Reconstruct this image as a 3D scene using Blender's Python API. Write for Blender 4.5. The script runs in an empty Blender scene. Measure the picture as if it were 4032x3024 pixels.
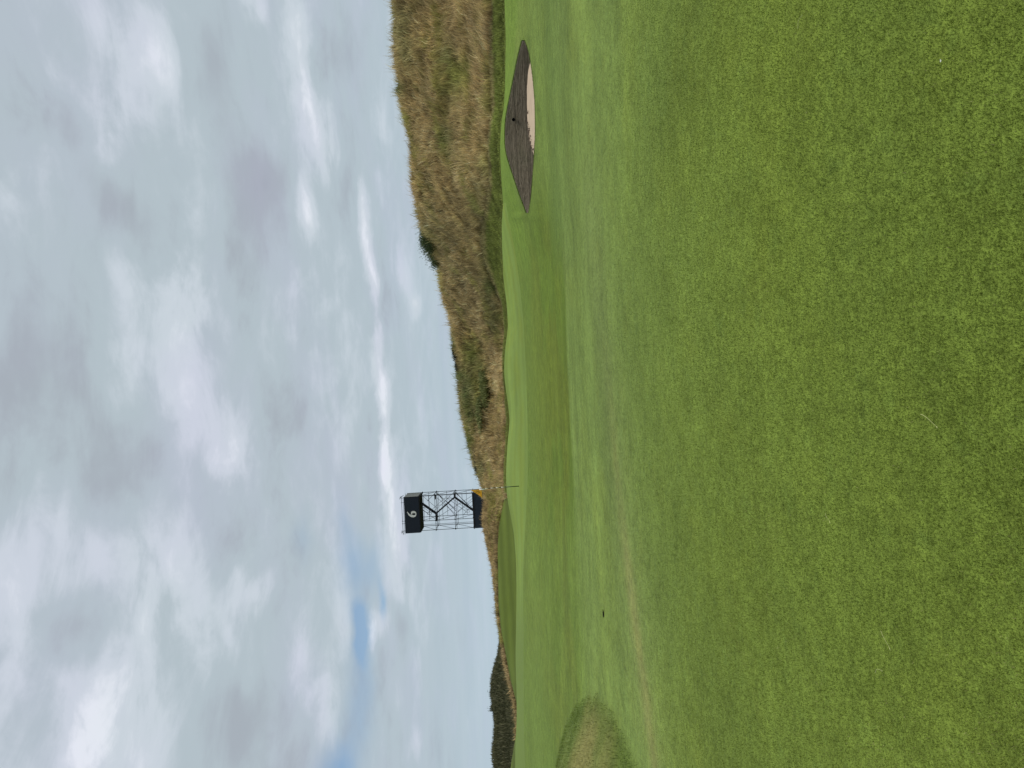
import bpy, bmesh, math, random
import numpy as np
from mathutils import Vector, Matrix

random.seed(7)
RNG = np.random.default_rng(11)
scene = bpy.context.scene
COL = scene.collection

# ------------------------------------------------------------------ camera
F_PX, RHO, PITCH = 2950.0, 0.055, 0.0207
EYE = np.array([0.0, 0.0, 1.6])
FWD = np.array([0.0, math.cos(PITCH), -math.sin(PITCH)])
R0 = np.array([1.0, 0.0, 0.0])
D0 = np.array([0.0, -math.sin(PITCH), -math.cos(PITCH)])
RIGHT = math.cos(RHO) * R0 + math.sin(RHO) * D0
DOWN = -math.sin(RHO) * R0 + math.cos(RHO) * D0

cam_data = bpy.data.cameras.new('camera')
cam_data.sensor_width = 36.0
cam_data.lens = 36.0 * F_PX / 4032.0
cam_data.clip_start = 0.05
cam_data.clip_end = 6000.0
cam = bpy.data.objects.new('camera', cam_data)
COL.objects.link(cam)
# the phone was held sideways: the picture's right is the world's down
ax, ay, az_ = Vector(DOWN), Vector(RIGHT), Vector(-FWD)
cam.matrix_world = Matrix(((ax.x, ay.x, az_.x, EYE[0]), (ax.y, ay.y, az_.y, EYE[1]),
                           (ax.z, ay.z, az_.z, EYE[2]), (0, 0, 0, 1)))
scene.camera = cam


def ray(x, y):
    """direction of the point (x, y) of the photograph (4032 x 3024)"""
    return FWD + ((3024 - y) - 1512) / F_PX * RIGHT + (x - 2016) / F_PX * DOWN


def at(x, y, r):
    """world point seen at (x, y) at horizontal distance r"""
    d = ray(x, y)
    return EYE + d * (r / math.hypot(d[0], d[1]))


# ------------------------------------------------------------------ view, sun, sky
EXPO = 0.95
scene.view_settings.view_transform = 'Standard'
scene.view_settings.look = 'None'
scene.view_settings.exposure = EXPO
scene.view_settings.gamma = 1.0
scene.view_settings.use_curve_mapping = False
scene.cycles.max_bounces = 6
scene.cycles.diffuse_bounces = 3
scene.cycles.transparent_max_bounces = 8

SUN_EL, SUN_AZ = math.radians(52), math.radians(88)      # azimuth from +Y towards +X
sd = bpy.data.lights.new('sun', 'SUN')
sd.energy = 1.5
sd.angle = math.radians(40)
sd.color = (1.0, 0.965, 0.91)
sun = bpy.data.objects.new('sun', sd)
COL.objects.link(sun)
sdir = Vector((math.cos(SUN_EL) * math.sin(SUN_AZ), math.cos(SUN_EL) * math.cos(SUN_AZ), math.sin(SUN_EL)))
sun.rotation_euler = sdir.to_track_quat('Z', 'Y').to_euler()
sun.location = (20, 20, 40)

world = bpy.data.worlds.new('World')
scene.world = world
world.use_nodes = True
nt = world.node_tree
nt.nodes.clear()


class N:
    """tiny helper to chain shader nodes"""
    def __init__(s, tree): s.t = tree

    def put(s, sock, v):
        if hasattr(v, 'is_output'): s.t.links.new(v, sock)
        else: sock.default_value = v

    def math(s, op, a, b=None, c=None, clamp=False):
        n = s.t.nodes.new('ShaderNodeMath'); n.operation = op; n.use_clamp = clamp
        s.put(n.inputs[0], a)
        if b is not None: s.put(n.inputs[1], b)
        if c is not None: s.put(n.inputs[2], c)
        return n.outputs[0]

    def vec(s, op, a, b=None):
        n = s.t.nodes.new('ShaderNodeVectorMath'); n.operation = op
        s.put(n.inputs[0], a)
        if b is not None: s.put(n.inputs[1], b)
        return n.outputs[1] if op in ('DOT_PRODUCT', 'LENGTH') else n.outputs[0]

    def scale(s, a, k):
        n = s.t.nodes.new('ShaderNodeVectorMath'); n.operation = 'SCALE'
        s.put(n.inputs[0], a); s.put(n.inputs['Scale'], k)
        return n.outputs[0]

    def noise(s, v, scale, detail=4, rough=0.5, dist=0.0, color=False):
        n = s.t.nodes.new('ShaderNodeTexNoise')
        if v is not None: s.put(n.inputs['Vector'], v)
        n.inputs['Scale'].default_value = scale; n.inputs['Detail'].default_value = detail
        n.inputs['Roughness'].default_value = rough; n.inputs['Distortion'].default_value = dist
        return n.outputs['Color' if color else 'Fac']

    def ramp(s, v, a0, a1, b0=0.0, b1=1.0, smooth=False):
        n = s.t.nodes.new('ShaderNodeMapRange')
        if smooth: n.interpolation_type = 'SMOOTHSTEP'
        s.put(n.inputs[0], v)
        for i, q in enumerate((a0, a1, b0, b1)): n.inputs[i + 1].default_value = q
        return n.outputs[0]

    def mix(s, f, a, b, mode='MIX'):
        n = s.t.nodes.new('ShaderNodeMix'); n.data_type = 'RGBA'; n.blend_type = mode
        s.put(n.inputs[0], f); s.put(n.inputs[6], a); s.put(n.inputs[7], b)
        return n.outputs[2]

    def xyz(s, v):
        n = s.t.nodes.new('ShaderNodeSeparateXYZ'); s.put(n.inputs[0], v)
        return n.outputs

    def comb(s, x, y, z):
        n = s.t.nodes.new('ShaderNodeCombineXYZ')
        for i, q in enumerate((x, y, z)): s.put(n.inputs[i], q)
        return n.outputs[0]


def C4(r, g, b): return (r, g, b, 1.0)


w = N(nt)
tc = nt.nodes.new('ShaderNodeTexCoord').outputs['Generated']
dx, dy, dz = w.xyz(tc)
azn = w.math('ARCTAN2', dx, dy)
el = w.math('ARCSINE', dz)
elp = w.math('MAXIMUM', el, 0.0)
# cloud deck seen in perspective
den = w.math('ADD', w.math('MAXIMUM', dz, 0.0), 0.10)
deck = w.comb(w.math('DIVIDE', dx, den), w.math('DIVIDE', dy, den), 3.7)
big = w.noise(deck, 0.95, 5, 0.52, 0.6)
fine = w.noise(deck, 3.4, 6, 0.6, 0.4)
ae = w.comb(azn, w.math('MULTIPLY', el, 1.7), 0.0)
wisp = w.noise(w.vec('MULTIPLY', ae, (1.0, 1.5, 1.0)), 8.0, 8, 0.6, 0.5)
warp1 = w.noise(ae, 6.0, 5, 0.55, 0.0, True)
warp2 = w.noise(ae, 22.0, 4, 0.55, 0.0, True)
wv = w.vec('ADD', w.scale(w.vec('SUBTRACT', warp1, (0.5, 0.5, 0.5)), 0.060),
           w.scale(w.vec('SUBTRACT', warp2, (0.5, 0.5, 0.5)), 0.030))
pos = w.vec('ADD', w.comb(azn, el, 0.0), w.vec('MULTIPLY', wv, (1.3, 0.6, 0.0)))
pos = w.vec('ADD', w.comb(azn, el, 0.0), w.scale(w.vec('SUBTRACT', pos, w.comb(azn, el, 0.0)), w.ramp(el, 0.1, 0.3, 0.5, 1.0)))

# cloud masses: place in the photograph (x, y), half sizes, amount  (each is a direction of the sky)
FEAT = [(1560, 1700, 34, 420, .12), (700, 2350, 120, 200, .16), (1160, 1200, 50, 160, .14), (1330, 1500, 40, 260, .10), (60, 2700, 80, 200, .15), (500, 2900, 80, 120, .25), (640, 300, 50, 60, .15), (350, 2950, 50, 60, .2), (1480, 1290, 17, 90, .42), (1494, 1480, 18, 110, .55), (1508, 1680, 18, 110, .6), (1522, 1880, 18, 100, .6), (1542, 2040, 18, 90, .55),
        (1575, 2210, 24, 90, .42), (1610, 2370, 22, 70, .3),
        (1408, 690, 12, 90, .35), (1432, 860, 15, 90, .42), (1455, 1020, 17, 90, .46), (1478, 1110, 14, 45, .4),
        (1200, 330, 22, 120, .38), (1235, 500, 34, 90, .48), (1290, 630, 26, 70, .42), (1290, 400, 24, 80, .2),
        (1010, 30, 26, 45, .42), (1165, 60, 26, 80, .35), (1195, 800, 26, 80, .4), (1215, 880, 20, 60, .3),
        (1010, 760, 75, 150, -.5), (1060, 700, 36, 70, -.25), (820, 320, 60, 130, -.32), (1370, 200, 60, 90, -.28), (930, 80, 60, 100, -.25),
        (290, 480, 70, 70, -.4), (410, 770, 60, 90, -.35), (170, 1250, 100, 160, -.16), (180, 1540, 110, 170, -.2), (540, 880, 60, 90, -.25),
        (395, 110, 34, 80, .3), (570, 230, 70, 110, .3), (440, 440, 50, 80, .3), (140, 260, 60, 80, .22), (400, 570, 30, 60, .3),
        (700, 1120, 60, 140, .4), (780, 1250, 50, 120, .3), (510, 1130, 40, 70, .25), (520, 1400, 60, 90, .3), (120, 800, 60, 120, .15),
        (740, 1650, 60, 130, .3), (900, 1880, 42, 120, .42), (880, 1700, 50, 100, .2), (985, 2310, 44, 70, .45), (1080, 2070, 50, 60, .2),
        (400, 2740, 90, 130, .5), (390, 2970, 60, 90, .5), (550, 2300, 110, 170, .3), (110, 2260, 80, 140, .34), (230, 1960, 80, 110, .2),
        (290, 2500, 60, 80, -.5), (960, 2870, 110, 120, -.32), (420, 1900, 80, 110, -.35), (620, 1830, 90, 110, -.22), (880, 2060, 60, 110, -.2),
        (170, 2830, 90, 130, -.2), (1150, 2560, 40, 120, .22), (1280, 2800, 40, 110, .28), (1340, 2420, 26, 110, .2), (1130, 1950, 40, 60, .16),
        (1468, 2475, 13, 44, .8), (1510, 2450, 28, 40, .45), (1590, 2440, 26, 48, -.55), (1560, 2600, 60, 70, -.1), (1650, 2620, 10, 80, .22),
        (1640, 1210, 16, 34, .42), (1590, 1100, 22, 50, .22), (1835, 1850, 20, 40, .22), (1640, 2960, 30, 40, .25), (1500, 500, 16, 100, .2), (1640, 560, 14, 90, .15)]
BLUE = [(1405, 2415, 20, 30, .9), (1428, 2480, 22, 50, 1.0), (1425, 2540, 17, 34, .8), (1511, 2376, 9, 34, .95), (1500, 2310, 8, 30, .3),
        (1345, 2085, 24, 70, .38), (1390, 2190, 30, 60, .42), (1475, 2230, 26, 60, .4), (1400, 2290, 40, 60, .4), (1440, 2640, 30, 70, .4),
        (1400, 2760, 36, 100, .32), (1345, 2990, 30, 60, .65), (1300, 3060, 40, 60, .6), (1190, 2110, 20, 50, .2), (1420, 2900, 40, 90, .25)]


def gauss_sum(items):
    tot = None
    for (x, y, hx, hy, amt) in items:
        d = ray(x, y); d = d / np.linalg.norm(d)
        a0, e0 = math.atan2(d[0], d[1]), math.asin(d[2])
        k = math.cos(e0)
        q = w.vec('MULTIPLY', w.vec('SUBTRACT', pos, (a0, e0, 0.0)), (F_PX / hy * k, F_PX / hx, 0.0))
        g = w.math('POWER', 2.718, w.math('MULTIPLY', w.vec('DOT_PRODUCT', q, q), -0.5))
        tot = w.math('MULTIPLY', g, amt) if tot is None else w.math('MULTIPLY_ADD', g, amt, tot)
    return tot


lump = gauss_sum(FEAT)
gap = gauss_sum(BLUE)
lowfade = w.ramp(el, 0.03, 0.16, 0.35, 1.0, True)
tone = w.math('ADD', 0.45, w.math('MULTIPLY', w.math('SUBTRACT', big, 0.5), 0.55))
tone = w.math('ADD', tone, w.math('MULTIPLY', w.math('SUBTRACT', fine, 0.5), 0.40))
tone = w.math('ADD', tone, w.math('MULTIPLY', w.math('SUBTRACT', wisp, 0.5), 0.50))
tone = w.math('ADD', w.math('MULTIPLY', w.math('SUBTRACT', tone, 0.45), lowfade), 0.45)
band = w.noise(w.comb(w.math('MULTIPLY', azn, 3.2), w.math('MULTIPLY', w.math('ADD', el, w.math('MULTIPLY', azn, .10)), 17.0), 5.0), 1.0, 6, 0.55, 0.7)
tone = w.math('ADD', tone, w.math('MULTIPLY', w.math('SUBTRACT', band, 0.5), 0.42))
lump = w.math('MULTIPLY', lump, w.ramp(w.math('ADD', w.math('MULTIPLY', wisp, .6), w.math('MULTIPLY', fine, .4)), .38, .62, .50, 1.2))
tone = w.math('ADD', tone, w.math('MULTIPLY', lump, 0.60))
tone = w.math('ADD', tone, 0.05, clamp=True)
KX = 1.0 / (2 ** EXPO)
cr = nt.nodes.new('ShaderNodeValToRGB')
nt.links.new(tone, cr.inputs[0])
cr.color_ramp.interpolation = 'EASE'
stops = [(0.0, (.320, .355, .405)), (0.25, (.385, .432, .485)), (0.47, (.452, .530, .580)), (0.72, (.585, .652, .715)), (1.0, (.76, .81, .87))]
els = cr.color_ramp.elements
while len(els) < len(stops): els.new(0.5)
for e_, (p_, c_) in zip(els, stops):
    e_.position = p_; e_.color = C4(*[q * KX for q in c_])
# paler blue air towards the horizon, with faint level streaks
streak = w.noise(w.comb(w.math('MULTIPLY', azn, 2.0), w.math('MULTIPLY', el, 60.0), 1.0), 1.0, 4, 0.6)
lowc = w.mix(w.ramp(streak, .35, .7, 0, 1), C4(*[q * KX for q in (.450, .580, .675)]), C4(*[q * KX for q in (.52, .64, .73)]))
lowf = w.math('POWER', 2.718, w.math('MULTIPLY', elp, -11.0))
lowf = w.math('MULTIPLY', lowf, w.math('SUBTRACT', 1.0, w.math('MULTIPLY', w.ramp(lump, 0.08, 0.5), 0.9), clamp=True))
hue = w.noise(deck, 1.7, 3, 0.5)
tinted = w.mix(w.ramp(hue, .46, .70, 0, 1), cr.outputs[0], w.vec('MULTIPLY', cr.outputs[0], (1.035, .985, 1.045)))
cloudc = w.mix(w.math('MULTIPLY', lowf, 0.85), tinted, lowc)

sky = nt.nodes.new('ShaderNodeTexSky')
sky.sky_type = 'NISHITA'
sky.sun_disc = False
sky.sun_elevation = SUN_EL
sky.sun_rotation = SUN_AZ
sky.altitude = 20; sky.air_density = 1.0; sky.dust_density = 0.6; sky.ozone_density = 1.5
bg_sky = nt.nodes.new('ShaderNodeBackground')
nt.links.new(sky.outputs[0], bg_sky.inputs[0]); bg_sky.inputs[1].default_value = 0.06
bg_cl = nt.nodes.new('ShaderNodeBackground')
nt.links.new(cloudc, bg_cl.inputs[0]); bg_cl.inputs[1].default_value = 1.0
mixs = nt.nodes.new('ShaderNodeMixShader')
cover = w.math('SUBTRACT', 1.0, w.math('MULTIPLY', gap, w.ramp(wisp, .3, .55, .8, 1.1)), clamp=True)
nt.links.new(cover, mixs.inputs[0])
nt.links.new(bg_sky.outputs[0], mixs.inputs[1]); nt.links.new(bg_cl.outputs[0], mixs.inputs[2])
wo = nt.nodes.new('ShaderNodeOutputWorld')
nt.links.new(mixs.outputs[0], wo.inputs[0])
world.cycles.sampling_method = 'MANUAL'
world.cycles.sample_map_resolution = 512


# ------------------------------------------------------------------ helpers
def tag(o, label=None, cat=None, group=None, kind=None):
    if label: o['label'] = label
    if cat: o['category'] = cat
    if group: o['group'] = group
    if kind: o['kind'] = kind
    return o


def link(name, me, mat=None, parent=None):
    o = bpy.data.objects.new(name, me)
    COL.objects.link(o)
    if mat: me.materials.append(mat)
    if parent: o.parent = parent
    return o


def empty(name, loc, rz=0.0):
    o = bpy.data.objects.new(name, None)
    o.empty_display_size = 0.2
    COL.objects.link(o)
    o.location = loc; o.rotation_euler = (0, 0, rz)
    return o


def mesh_np(name, V, loops, starts, totals, col=None, smooth=False):
    me = bpy.data.meshes.new(name)
    V = np.ascontiguousarray(V, dtype=np.float32)
    me.vertices.add(len(V)); me.vertices.foreach_set('co', V.ravel())
    me.loops.add(len(loops)); me.loops.foreach_set('vertex_index', np.asarray(loops, dtype=np.int32))
    me.polygons.add(len(starts)); me.polygons.foreach_set('loop_start', np.asarray(starts, dtype=np.int32))
    me.polygons.foreach_set('loop_total', np.asarray(totals, dtype=np.int32))
    if smooth: me.polygons.foreach_set('use_smooth', np.ones(len(starts), dtype=bool))
    me.update(calc_edges=True)
    if col is not None:
        a = me.color_attributes.new('Col', 'FLOAT_COLOR', 'POINT')
        c = np.ones((len(V), 4), dtype=np.float32); c[:, :3] = np.clip(col, 0, 1)
        a.data.foreach_set('color', c.ravel())
    return me


def quads_mesh(name, V, Q, col=None, smooth=True):
    Q = np.asarray(Q)
    return mesh_np(name, V, Q.ravel(), np.arange(len(Q)) * 4, np.full(len(Q), 4), col, smooth)


def _hash(ix, iy, seed):
    h = (ix.astype(np.int64) * 374761393 + iy.astype(np.int64) * 668265263 + seed * 1442695041) & 0xffffffff
    h = ((h ^ (h >> 13)) * 1274126177) & 0xffffffff
    return ((h ^ (h >> 16)) & 0xffff) / 65535.0


def vnoise(x, y, seed=0):
    x = np.asarray(x, float); y = np.asarray(y, float)
    ix, iy = np.floor(x), np.floor(y)
    fx, fy = x - ix, y - iy
    fx = fx * fx * (3 - 2 * fx); fy = fy * fy * (3 - 2 * fy)
    a = _hash(ix, iy, seed); b = _hash(ix + 1, iy, seed)
    c = _hash(ix, iy + 1, seed); d = _hash(ix + 1, iy + 1, seed)
    return (a * (1 - fx) + b * fx) * (1 - fy) + (c * (1 - fx) + d * fx) * fy


def fbm(x, y, s, oct=4, seed=0, gain=0.5):
    t, amp, tot = 0.0, 1.0, 0.0
    for i in range(oct):
        t = t + amp * vnoise(x * s + 17.3 * i, y * s - 9.1 * i, seed + i)
        tot += amp; amp *= gain; s *= 2.03
    return t / tot


def sstep(x, a, b):
    t = np.clip((x - a) / (b - a), 0, 1)
    return t * t * (3 - 2 * t)


def lerp(a, b, t):
    t = np.asarray(t)[..., None]
    return np.asarray(a) * (1 - t) + np.asarray(b) * t


# ------------------------------------------------------------------ materials
def new_mat(name):
    m = bpy.data.materials.new(name); m.use_nodes = True
    t = m.node_tree; b = t.nodes['Principled BSDF']
    return m, t, b, N(t)


def mat_plain(name, col, rough=0.6, var=0.15, scale=6.0, metal=0.0, spec=0.4, bump=0.0):
    m, t, b, n = new_mat(name)
    tco = t.nodes.new('ShaderNodeTexCoord').outputs['Object']
    nz = n.noise(tco, scale, 6, 0.6)
    f = n.ramp(nz, .3, .7, 1 - var, 1 + var)
    t.links.new(n.scale(tuple(col), f), b.inputs['Base Color'])
    b.inputs['Roughness'].default_value = rough
    b.inputs['Metallic'].default_value = metal
    b.inputs['Specular IOR Level'].default_value = spec
    if bump:
        bn = t.nodes.new('ShaderNodeBump'); bn.inputs['Strength'].default_value = bump; bn.inputs['Distance'].default_value = 0.02
        t.links.new(n.noise(tco, scale * 5, 5, .6), bn.inputs['Height']); t.links.new(bn.outputs[0], b.inputs['Normal'])
    return m


def mat_turf(name, fine_amp=0.42, mid_amp=0.27, sc=1.0, bump=0.5, yellow=0.25):
    """mown turf: colour from the attribute, broken by several sizes of grain"""
    m, t, b, n = new_mat(name)
    at_ = t.nodes.new('ShaderNodeAttribute'); at_.attribute_name = 'Col'
    p = t.nodes.new('ShaderNodeNewGeometry').outputs['Position']
    f1 = n.noise(p, 75.0 * sc, 3, 0.65)
    f2 = n.noise(p, 17.0 * sc, 4, 0.6)
    f3 = n.noise(p, 3.1 * sc, 4, 0.55)
    g = n.math('ADD', n.ramp(f1, .25, .75, -fine_amp, fine_amp), n.ramp(f2, .28, .72, -mid_amp, mid_amp))
    g = n.math('ADD', g, n.ramp(f3, .3, .7, -mid_amp * .55, mid_amp * .55))
    g = n.math('ADD', g, 1.0)
    c = n.scale(at_.outputs['Color'], g)
    y1 = n.noise(p, 1.3 * sc, 5, 0.62, 0.4)
    c = n.mix(n.ramp(y1, .52, .78, 0, yellow), c, n.vec('MULTIPLY', c, (1.30, 1.10, 0.85)))
    y2 = n.noise(n.vec('ADD', p, (31.0, 7.0, 0.0)), 5.5 * sc, 4, 0.6, 0.3)
    c = n.mix(n.ramp(y2, .54, .75, 0, .35), c, n.vec('MULTIPLY', c, (0.74, 0.86, 1.15)))
    t.links.new(c, b.inputs['Base Color'])
    b.inputs['Roughness'].default_value = 0.75
    b.inputs['Specular IOR Level'].default_value = 0.04
    bn = t.nodes.new('ShaderNodeBump'); bn.inputs['Strength'].default_value = bump; bn.inputs['Distance'].default_value = 0.012
    t.links.new(n.math('ADD', f1, n.math('MULTIPLY', f2, 1.5)), bn.inputs['Height'])
    t.links.new(bn.outputs[0], b.inputs['Normal'])
    return m


def mat_blade(name, trans=0.3, rough=0.55):
    m, t, b, n = new_mat(name)
    at_ = t.nodes.new('ShaderNodeAttribute'); at_.attribute_name = 'Col'
    t.links.new(at_.outputs['Color'], b.inputs['Base Color'])
    b.inputs['Roughness'].default_value = rough
    b.inputs['Specular IOR Level'].default_value = 0.10
    tr = t.nodes.new('ShaderNodeBsdfTranslucent'); t.links.new(at_.outputs['Color'], tr.inputs[0])
    mx = t.nodes.new('ShaderNodeMixShader'); mx.inputs[0].default_value = trans
    t.links.new(b.outputs[0], mx.inputs[1]); t.links.new(tr.outputs[0], mx.inputs[2])
    t.links.new(mx.outputs[0], t.nodes['Material Output'].inputs[0])
    return m


M_FAIR = mat_turf('fairway_turf')
M_GREEN = mat_turf('green_turf', 0.14, 0.07, 1.0, 0.15, 0.12)
M_ROUGH = mat_turf('rough_soil', 0.35, 0.25, 0.35, 0.8, 0.2)
M_BLADE = mat_blade('grass_blade', 0.25, 0.5)
M_STRAW = mat_blade('straw_blade', 0.3, 0.65)
M_LEAF = mat_blade('scrub_leaf', 0.12, 0.6)

# ------------------------------------------------------------------ terrain
# columns by azimuth, rows by control lines running across the view at increasing distance
AZ_IN = np.radians(np.arange(-36, 36.001, 0.2))
AZ_OUT_L = np.radians(np.linspace(-180, -39, 48))
AZ_OUT_R = np.radians(np.linspace(39, 180, 48))
AZ = np.concatenate([AZ_OUT_L, AZ_IN, AZ_OUT_R])
NC = len(AZ)


def smooth1(a, k):
    if k <= 0: return a
    ker = np.exp(-0.5 * (np.arange(-3 * k, 3 * k + 1) / k) ** 2); ker /= ker.sum()
    p = np.pad(a, 3 * k, mode='edge')
    return np.convolve(p, ker, 'valid')


def line_px(pts, k=4):
    """control line from photograph points (y, x, r) -> r(az), z(az)"""
    W = [at(x, y, r) for (y, x, r) in pts]
    a = np.array([math.atan2(p[0], p[1]) for p in W]); z = np.array([p[2] for p in W])
    rr = np.array([q[2] for q in pts], float)
    o = np.argsort(a)
    return smooth1(np.interp(AZ, a[o], rr[o]), k), smooth1(np.interp(AZ, a[o], z[o]), k)


def line_z(pts, k=10):
    """control line from (azimuth in degrees, r, z)"""
    p = np.array(pts, float)
    return smooth1(np.interp(AZ, np.radians(p[:, 0]), p[:, 1]), k), smooth1(np.interp(AZ, np.radians(p[:, 0]), p[:, 2]), k)


def deg_of(y, x=2000):
    d = ray(x, y); return math.atan2(d[0], d[1])


TIP_R = (155, 2062, 24.0); TIP_L = (843, 2078, 24.0)
NEAR_E = [(155, 2063, 23.85), (182, 2076, 23.4), (225, 2086, 22.9), (293, 2096, 22.4), (341, 2101, 22.2), (399, 2105.5, 22.0), (462, 2107, 22.0),
          (534, 2107, 22.0), (597, 2103.5, 22.1), (640, 2101, 22.3), (679, 2098, 22.6), (775, 2091, 23.1), (820, 2084, 23.5), (843, 2079, 23.85)]
WALL_B = [(155, 2062.5, 24.0), (182, 2083, 24.0), (225, 2090, 24.1), (237, 2087, 24.15), (283, 2076, 24.4), (341, 2071, 24.5), (413, 2071, 24.6), (486, 2074, 24.6), (544, 2078.5, 24.5),
          (592, 2093, 24.2), (616, 2103, 24.1), (679, 2106, 24.1), (775, 2099, 24.05), (820, 2088, 24.0), (843, 2078.5, 24.0)]
LIP = [(155, 2061.5, 24.15), (165, 2055, 24.2), (196, 2045, 24.35), (245, 2035, 24.6), (317, 2021, 24.9), (399, 2004, 25.15), (440, 1995, 25.25), (475, 1990, 25.3), (534, 1988, 25.35),
       (580, 1989, 25.32), (610, 1994, 25.28), (645, 2006, 25.1), (703, 2025, 24.8), (775, 2049, 24.5), (820, 2067, 24.3), (843, 2077.5, 24.15)]


def bunker_line(pts, r_out, z_out, k=1):
    """inside the bunker from the photograph, outside it blends to plain ground"""
    W = [at(x, y, r) for (y, x, r) in pts]
    a = np.array([math.atan2(p[0], p[1]) for p in W])[::-1]
    z = np.array([p[2] for p in W])[::-1]; rr = np.array([q[2] for q in pts], float)[::-1]
    ri, zi = np.interp(AZ, a, rr), np.interp(AZ, a, z)
    ro, zo = smooth1(np.full(NC, float(r_out)), 1), z_out
    d = np.maximum(np.maximum(a[0] - AZ, AZ - a[-1]), 0) / math.radians(3.5)
    t = sstep(d, 0, 1)
    return smooth1(ri, k) * (1 - t) + ro * t, smooth1(zi, k) * (1 - t) + zo * t


_, z23 = line_z([(-40, 23, .55), (-22, 23, .42), (-8, 23, .14), (8, 23, .10), (27, 23, .12), (40, 23, .2)])
_, z25 = line_z([(-40, 25, .66), (-22, 25, .52), (-8, 25, .21), (8, 25, .17), (16, 25, .30), (27, 25, .22), (40, 25, .3)])

K = []
K.append((np.full(NC, 0.25), np.zeros(NC)))
K.append((np.full(NC, 6.0), np.zeros(NC)))
K.append(line_z([(-40, 11, .06), (0, 11, 0), (40, 11, 0)]))
K.append(line_z([(-40, 16.5, .22), (-22, 16.5, .14), (-8, 16.5, .03), (10, 16.5, 0), (40, 16.5, 0)]))
K.append(line_z([(-40, 20.3, .4), (-22, 20.3, .27), (-8, 20.3, .04), (8, 20.3, 0.0), (18, 20.3, -.01), (27, 20.3, .03), (40, 20.3, .1)]))
K.append(bunker_line(NEAR_E, 22.9, z23))
K.append(bunker_line(WALL_B, 24.6, z25 - .01))
K.append(bunker_line(LIP, 25.3, z25 + .03, 2))
# green front edge (towards the bunker it is only a fold of the fairway)
K.append(line_px([(-400, 2010, 26.8), (0, 2012, 26.6), (250, 2008, 26.7), (434, 1990, 26.8), (534, 1977, 26.9), (600, 1979, 27.0), (724, 1986, 28.0), (800, 1991, 29.2), (900, 2011, 30),
                  (1000, 2031, 30.2), (1130, 2048, 30), (1264, 2061, 30), (1463, 2071, 30), (1662, 2077, 30), (1894, 2077, 31), (2000, 2072, 31.5), (2103, 2067, 32),
                  (2239, 2061, 33), (2374, 2061, 34), (2476, 2062, 35), (2700, 2062, 37), (3024, 2066, 39), (3400, 2070, 39)], 3))
# green back edge, the crest seen against what lies behind
K.append(line_px([(-400, 1982, 28.5), (0, 1986, 28.5), (145, 1991, 28.4), (300, 1990, 28.2), (434, 1983, 27.9), (482, 1972, 27.7), (579, 1967, 28), (724, 1976, 29.5),
                  (796, 1981, 31.5), (933, 1975, 36), (1085, 1981, 40), (1198, 1995, 42), (1297, 2001, 44), (1360, 1991, 46), (1408, 1986, 47), (1481, 1986, 47.5),
                  (1517, 1990, 47.5), (1582, 1999, 46.5), (1662, 2007, 46), (1734, 1999, 46), (1806, 1994, 46), (1879, 1992, 46), (1940, 1995, 46), (2002, 2005, 46), (2103, 2024, 46), (2239, 2034, 46),
                  (2374, 2034, 47), (2500, 2032, 48), (2611, 2030, 49), (2747, 2035, 50), (2849, 2034, 50), (2916, 2030, 50), (3024, 2028, 50), (3400, 2030, 50)], 2))
# foot of the dune / hollow behind the green
K.append(line_px([(-400, 1940, 31), (0, 1943, 31), (120, 1936, 31), (313, 1941, 31.2), (410, 1950, 31), (482, 1943, 31.2), (579, 1929, 32), (724, 1938, 33.5), (800, 1925, 36),
                  (900, 1900, 41), (1000, 1900, 44), (1085, 1932, 46), (1198, 1984, 48), (1297, 1994, 49), (1408, 1989, 50.5), (1517, 1994, 50.5), (1662, 2003, 50),
                  (1806, 1996, 50), (1879, 1993, 50), (1940, 1998, 50), (2002, 2010, 50), (2103, 2034, 50), (2239, 2046, 50), (2374, 2046, 51), (2611, 2042, 53), (2747, 2047, 54), (2916, 2043, 54), (3400, 2040, 54)], 2))
# middle of the dune face; on the left the top of the mown bank
K.append(line_px([(-400, 1740, 38), (0, 1745, 38), (200, 1750, 38), (500, 1765, 39), (700, 1775, 40), (850, 1790, 43), (950, 1800, 47), (1050, 1830, 49), (1150, 1865, 50.5), (1250, 1900, 51.5), (1297, 1920, 52),
                  (1364, 1925, 54), (1463, 1920, 55), (1600, 1925, 56), (1728, 1940, 56), (1870, 1955, 56), (1905, 1968, 56), (1935, 1994, 56), (1968, 1985, 56), (2069, 1965, 57), (2171, 1959, 58), (2273, 1961, 58), (2374, 1962, 58),
                  (2476, 1973, 58.5), (2578, 1991, 59), (2679, 2009, 59.5), (2767, 2034, 60), (2849, 2040, 62), (2916, 2028, 64), (3024, 2010, 66), (3400, 1990, 66)], 1))
# crest of the dune (ground; the grass on it stands higher)
SKY_ = [(-400, 1540, 44), (0, 1547, 44), (145, 1552, 44), (241, 1557, 44), (362, 1576, 44.5), (482, 1596, 45), (555, 1615, 45), (651, 1622, 45.5), (724, 1625, 46), (796, 1639, 47), (866, 1648, 48),
        (933, 1672, 50), (992, 1702, 52), (1032, 1719, 53), (1118, 1733, 54), (1198, 1749, 56), (1264, 1776, 58), (1364, 1786, 60), (1463, 1801, 61), (1563, 1808, 62),
        (1649, 1821, 62), (1728, 1841, 63), (1815, 1861, 63), (1887, 1885, 64), (1930, 1901, 64), (1968, 1903, 65), (2035, 1893, 65), (2083, 1899, 65), (2157, 1913, 65), (2225, 1934, 65),
        (2340, 1949, 65), (2442, 1959, 65), (2544, 1977, 65), (2611, 1993, 65), (2679, 2004, 65), (2767, 2030, 65), (2849, 2038, 66), (2916, 2026, 68), (3024, 2008, 70), (3400, 1985, 70)]
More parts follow.
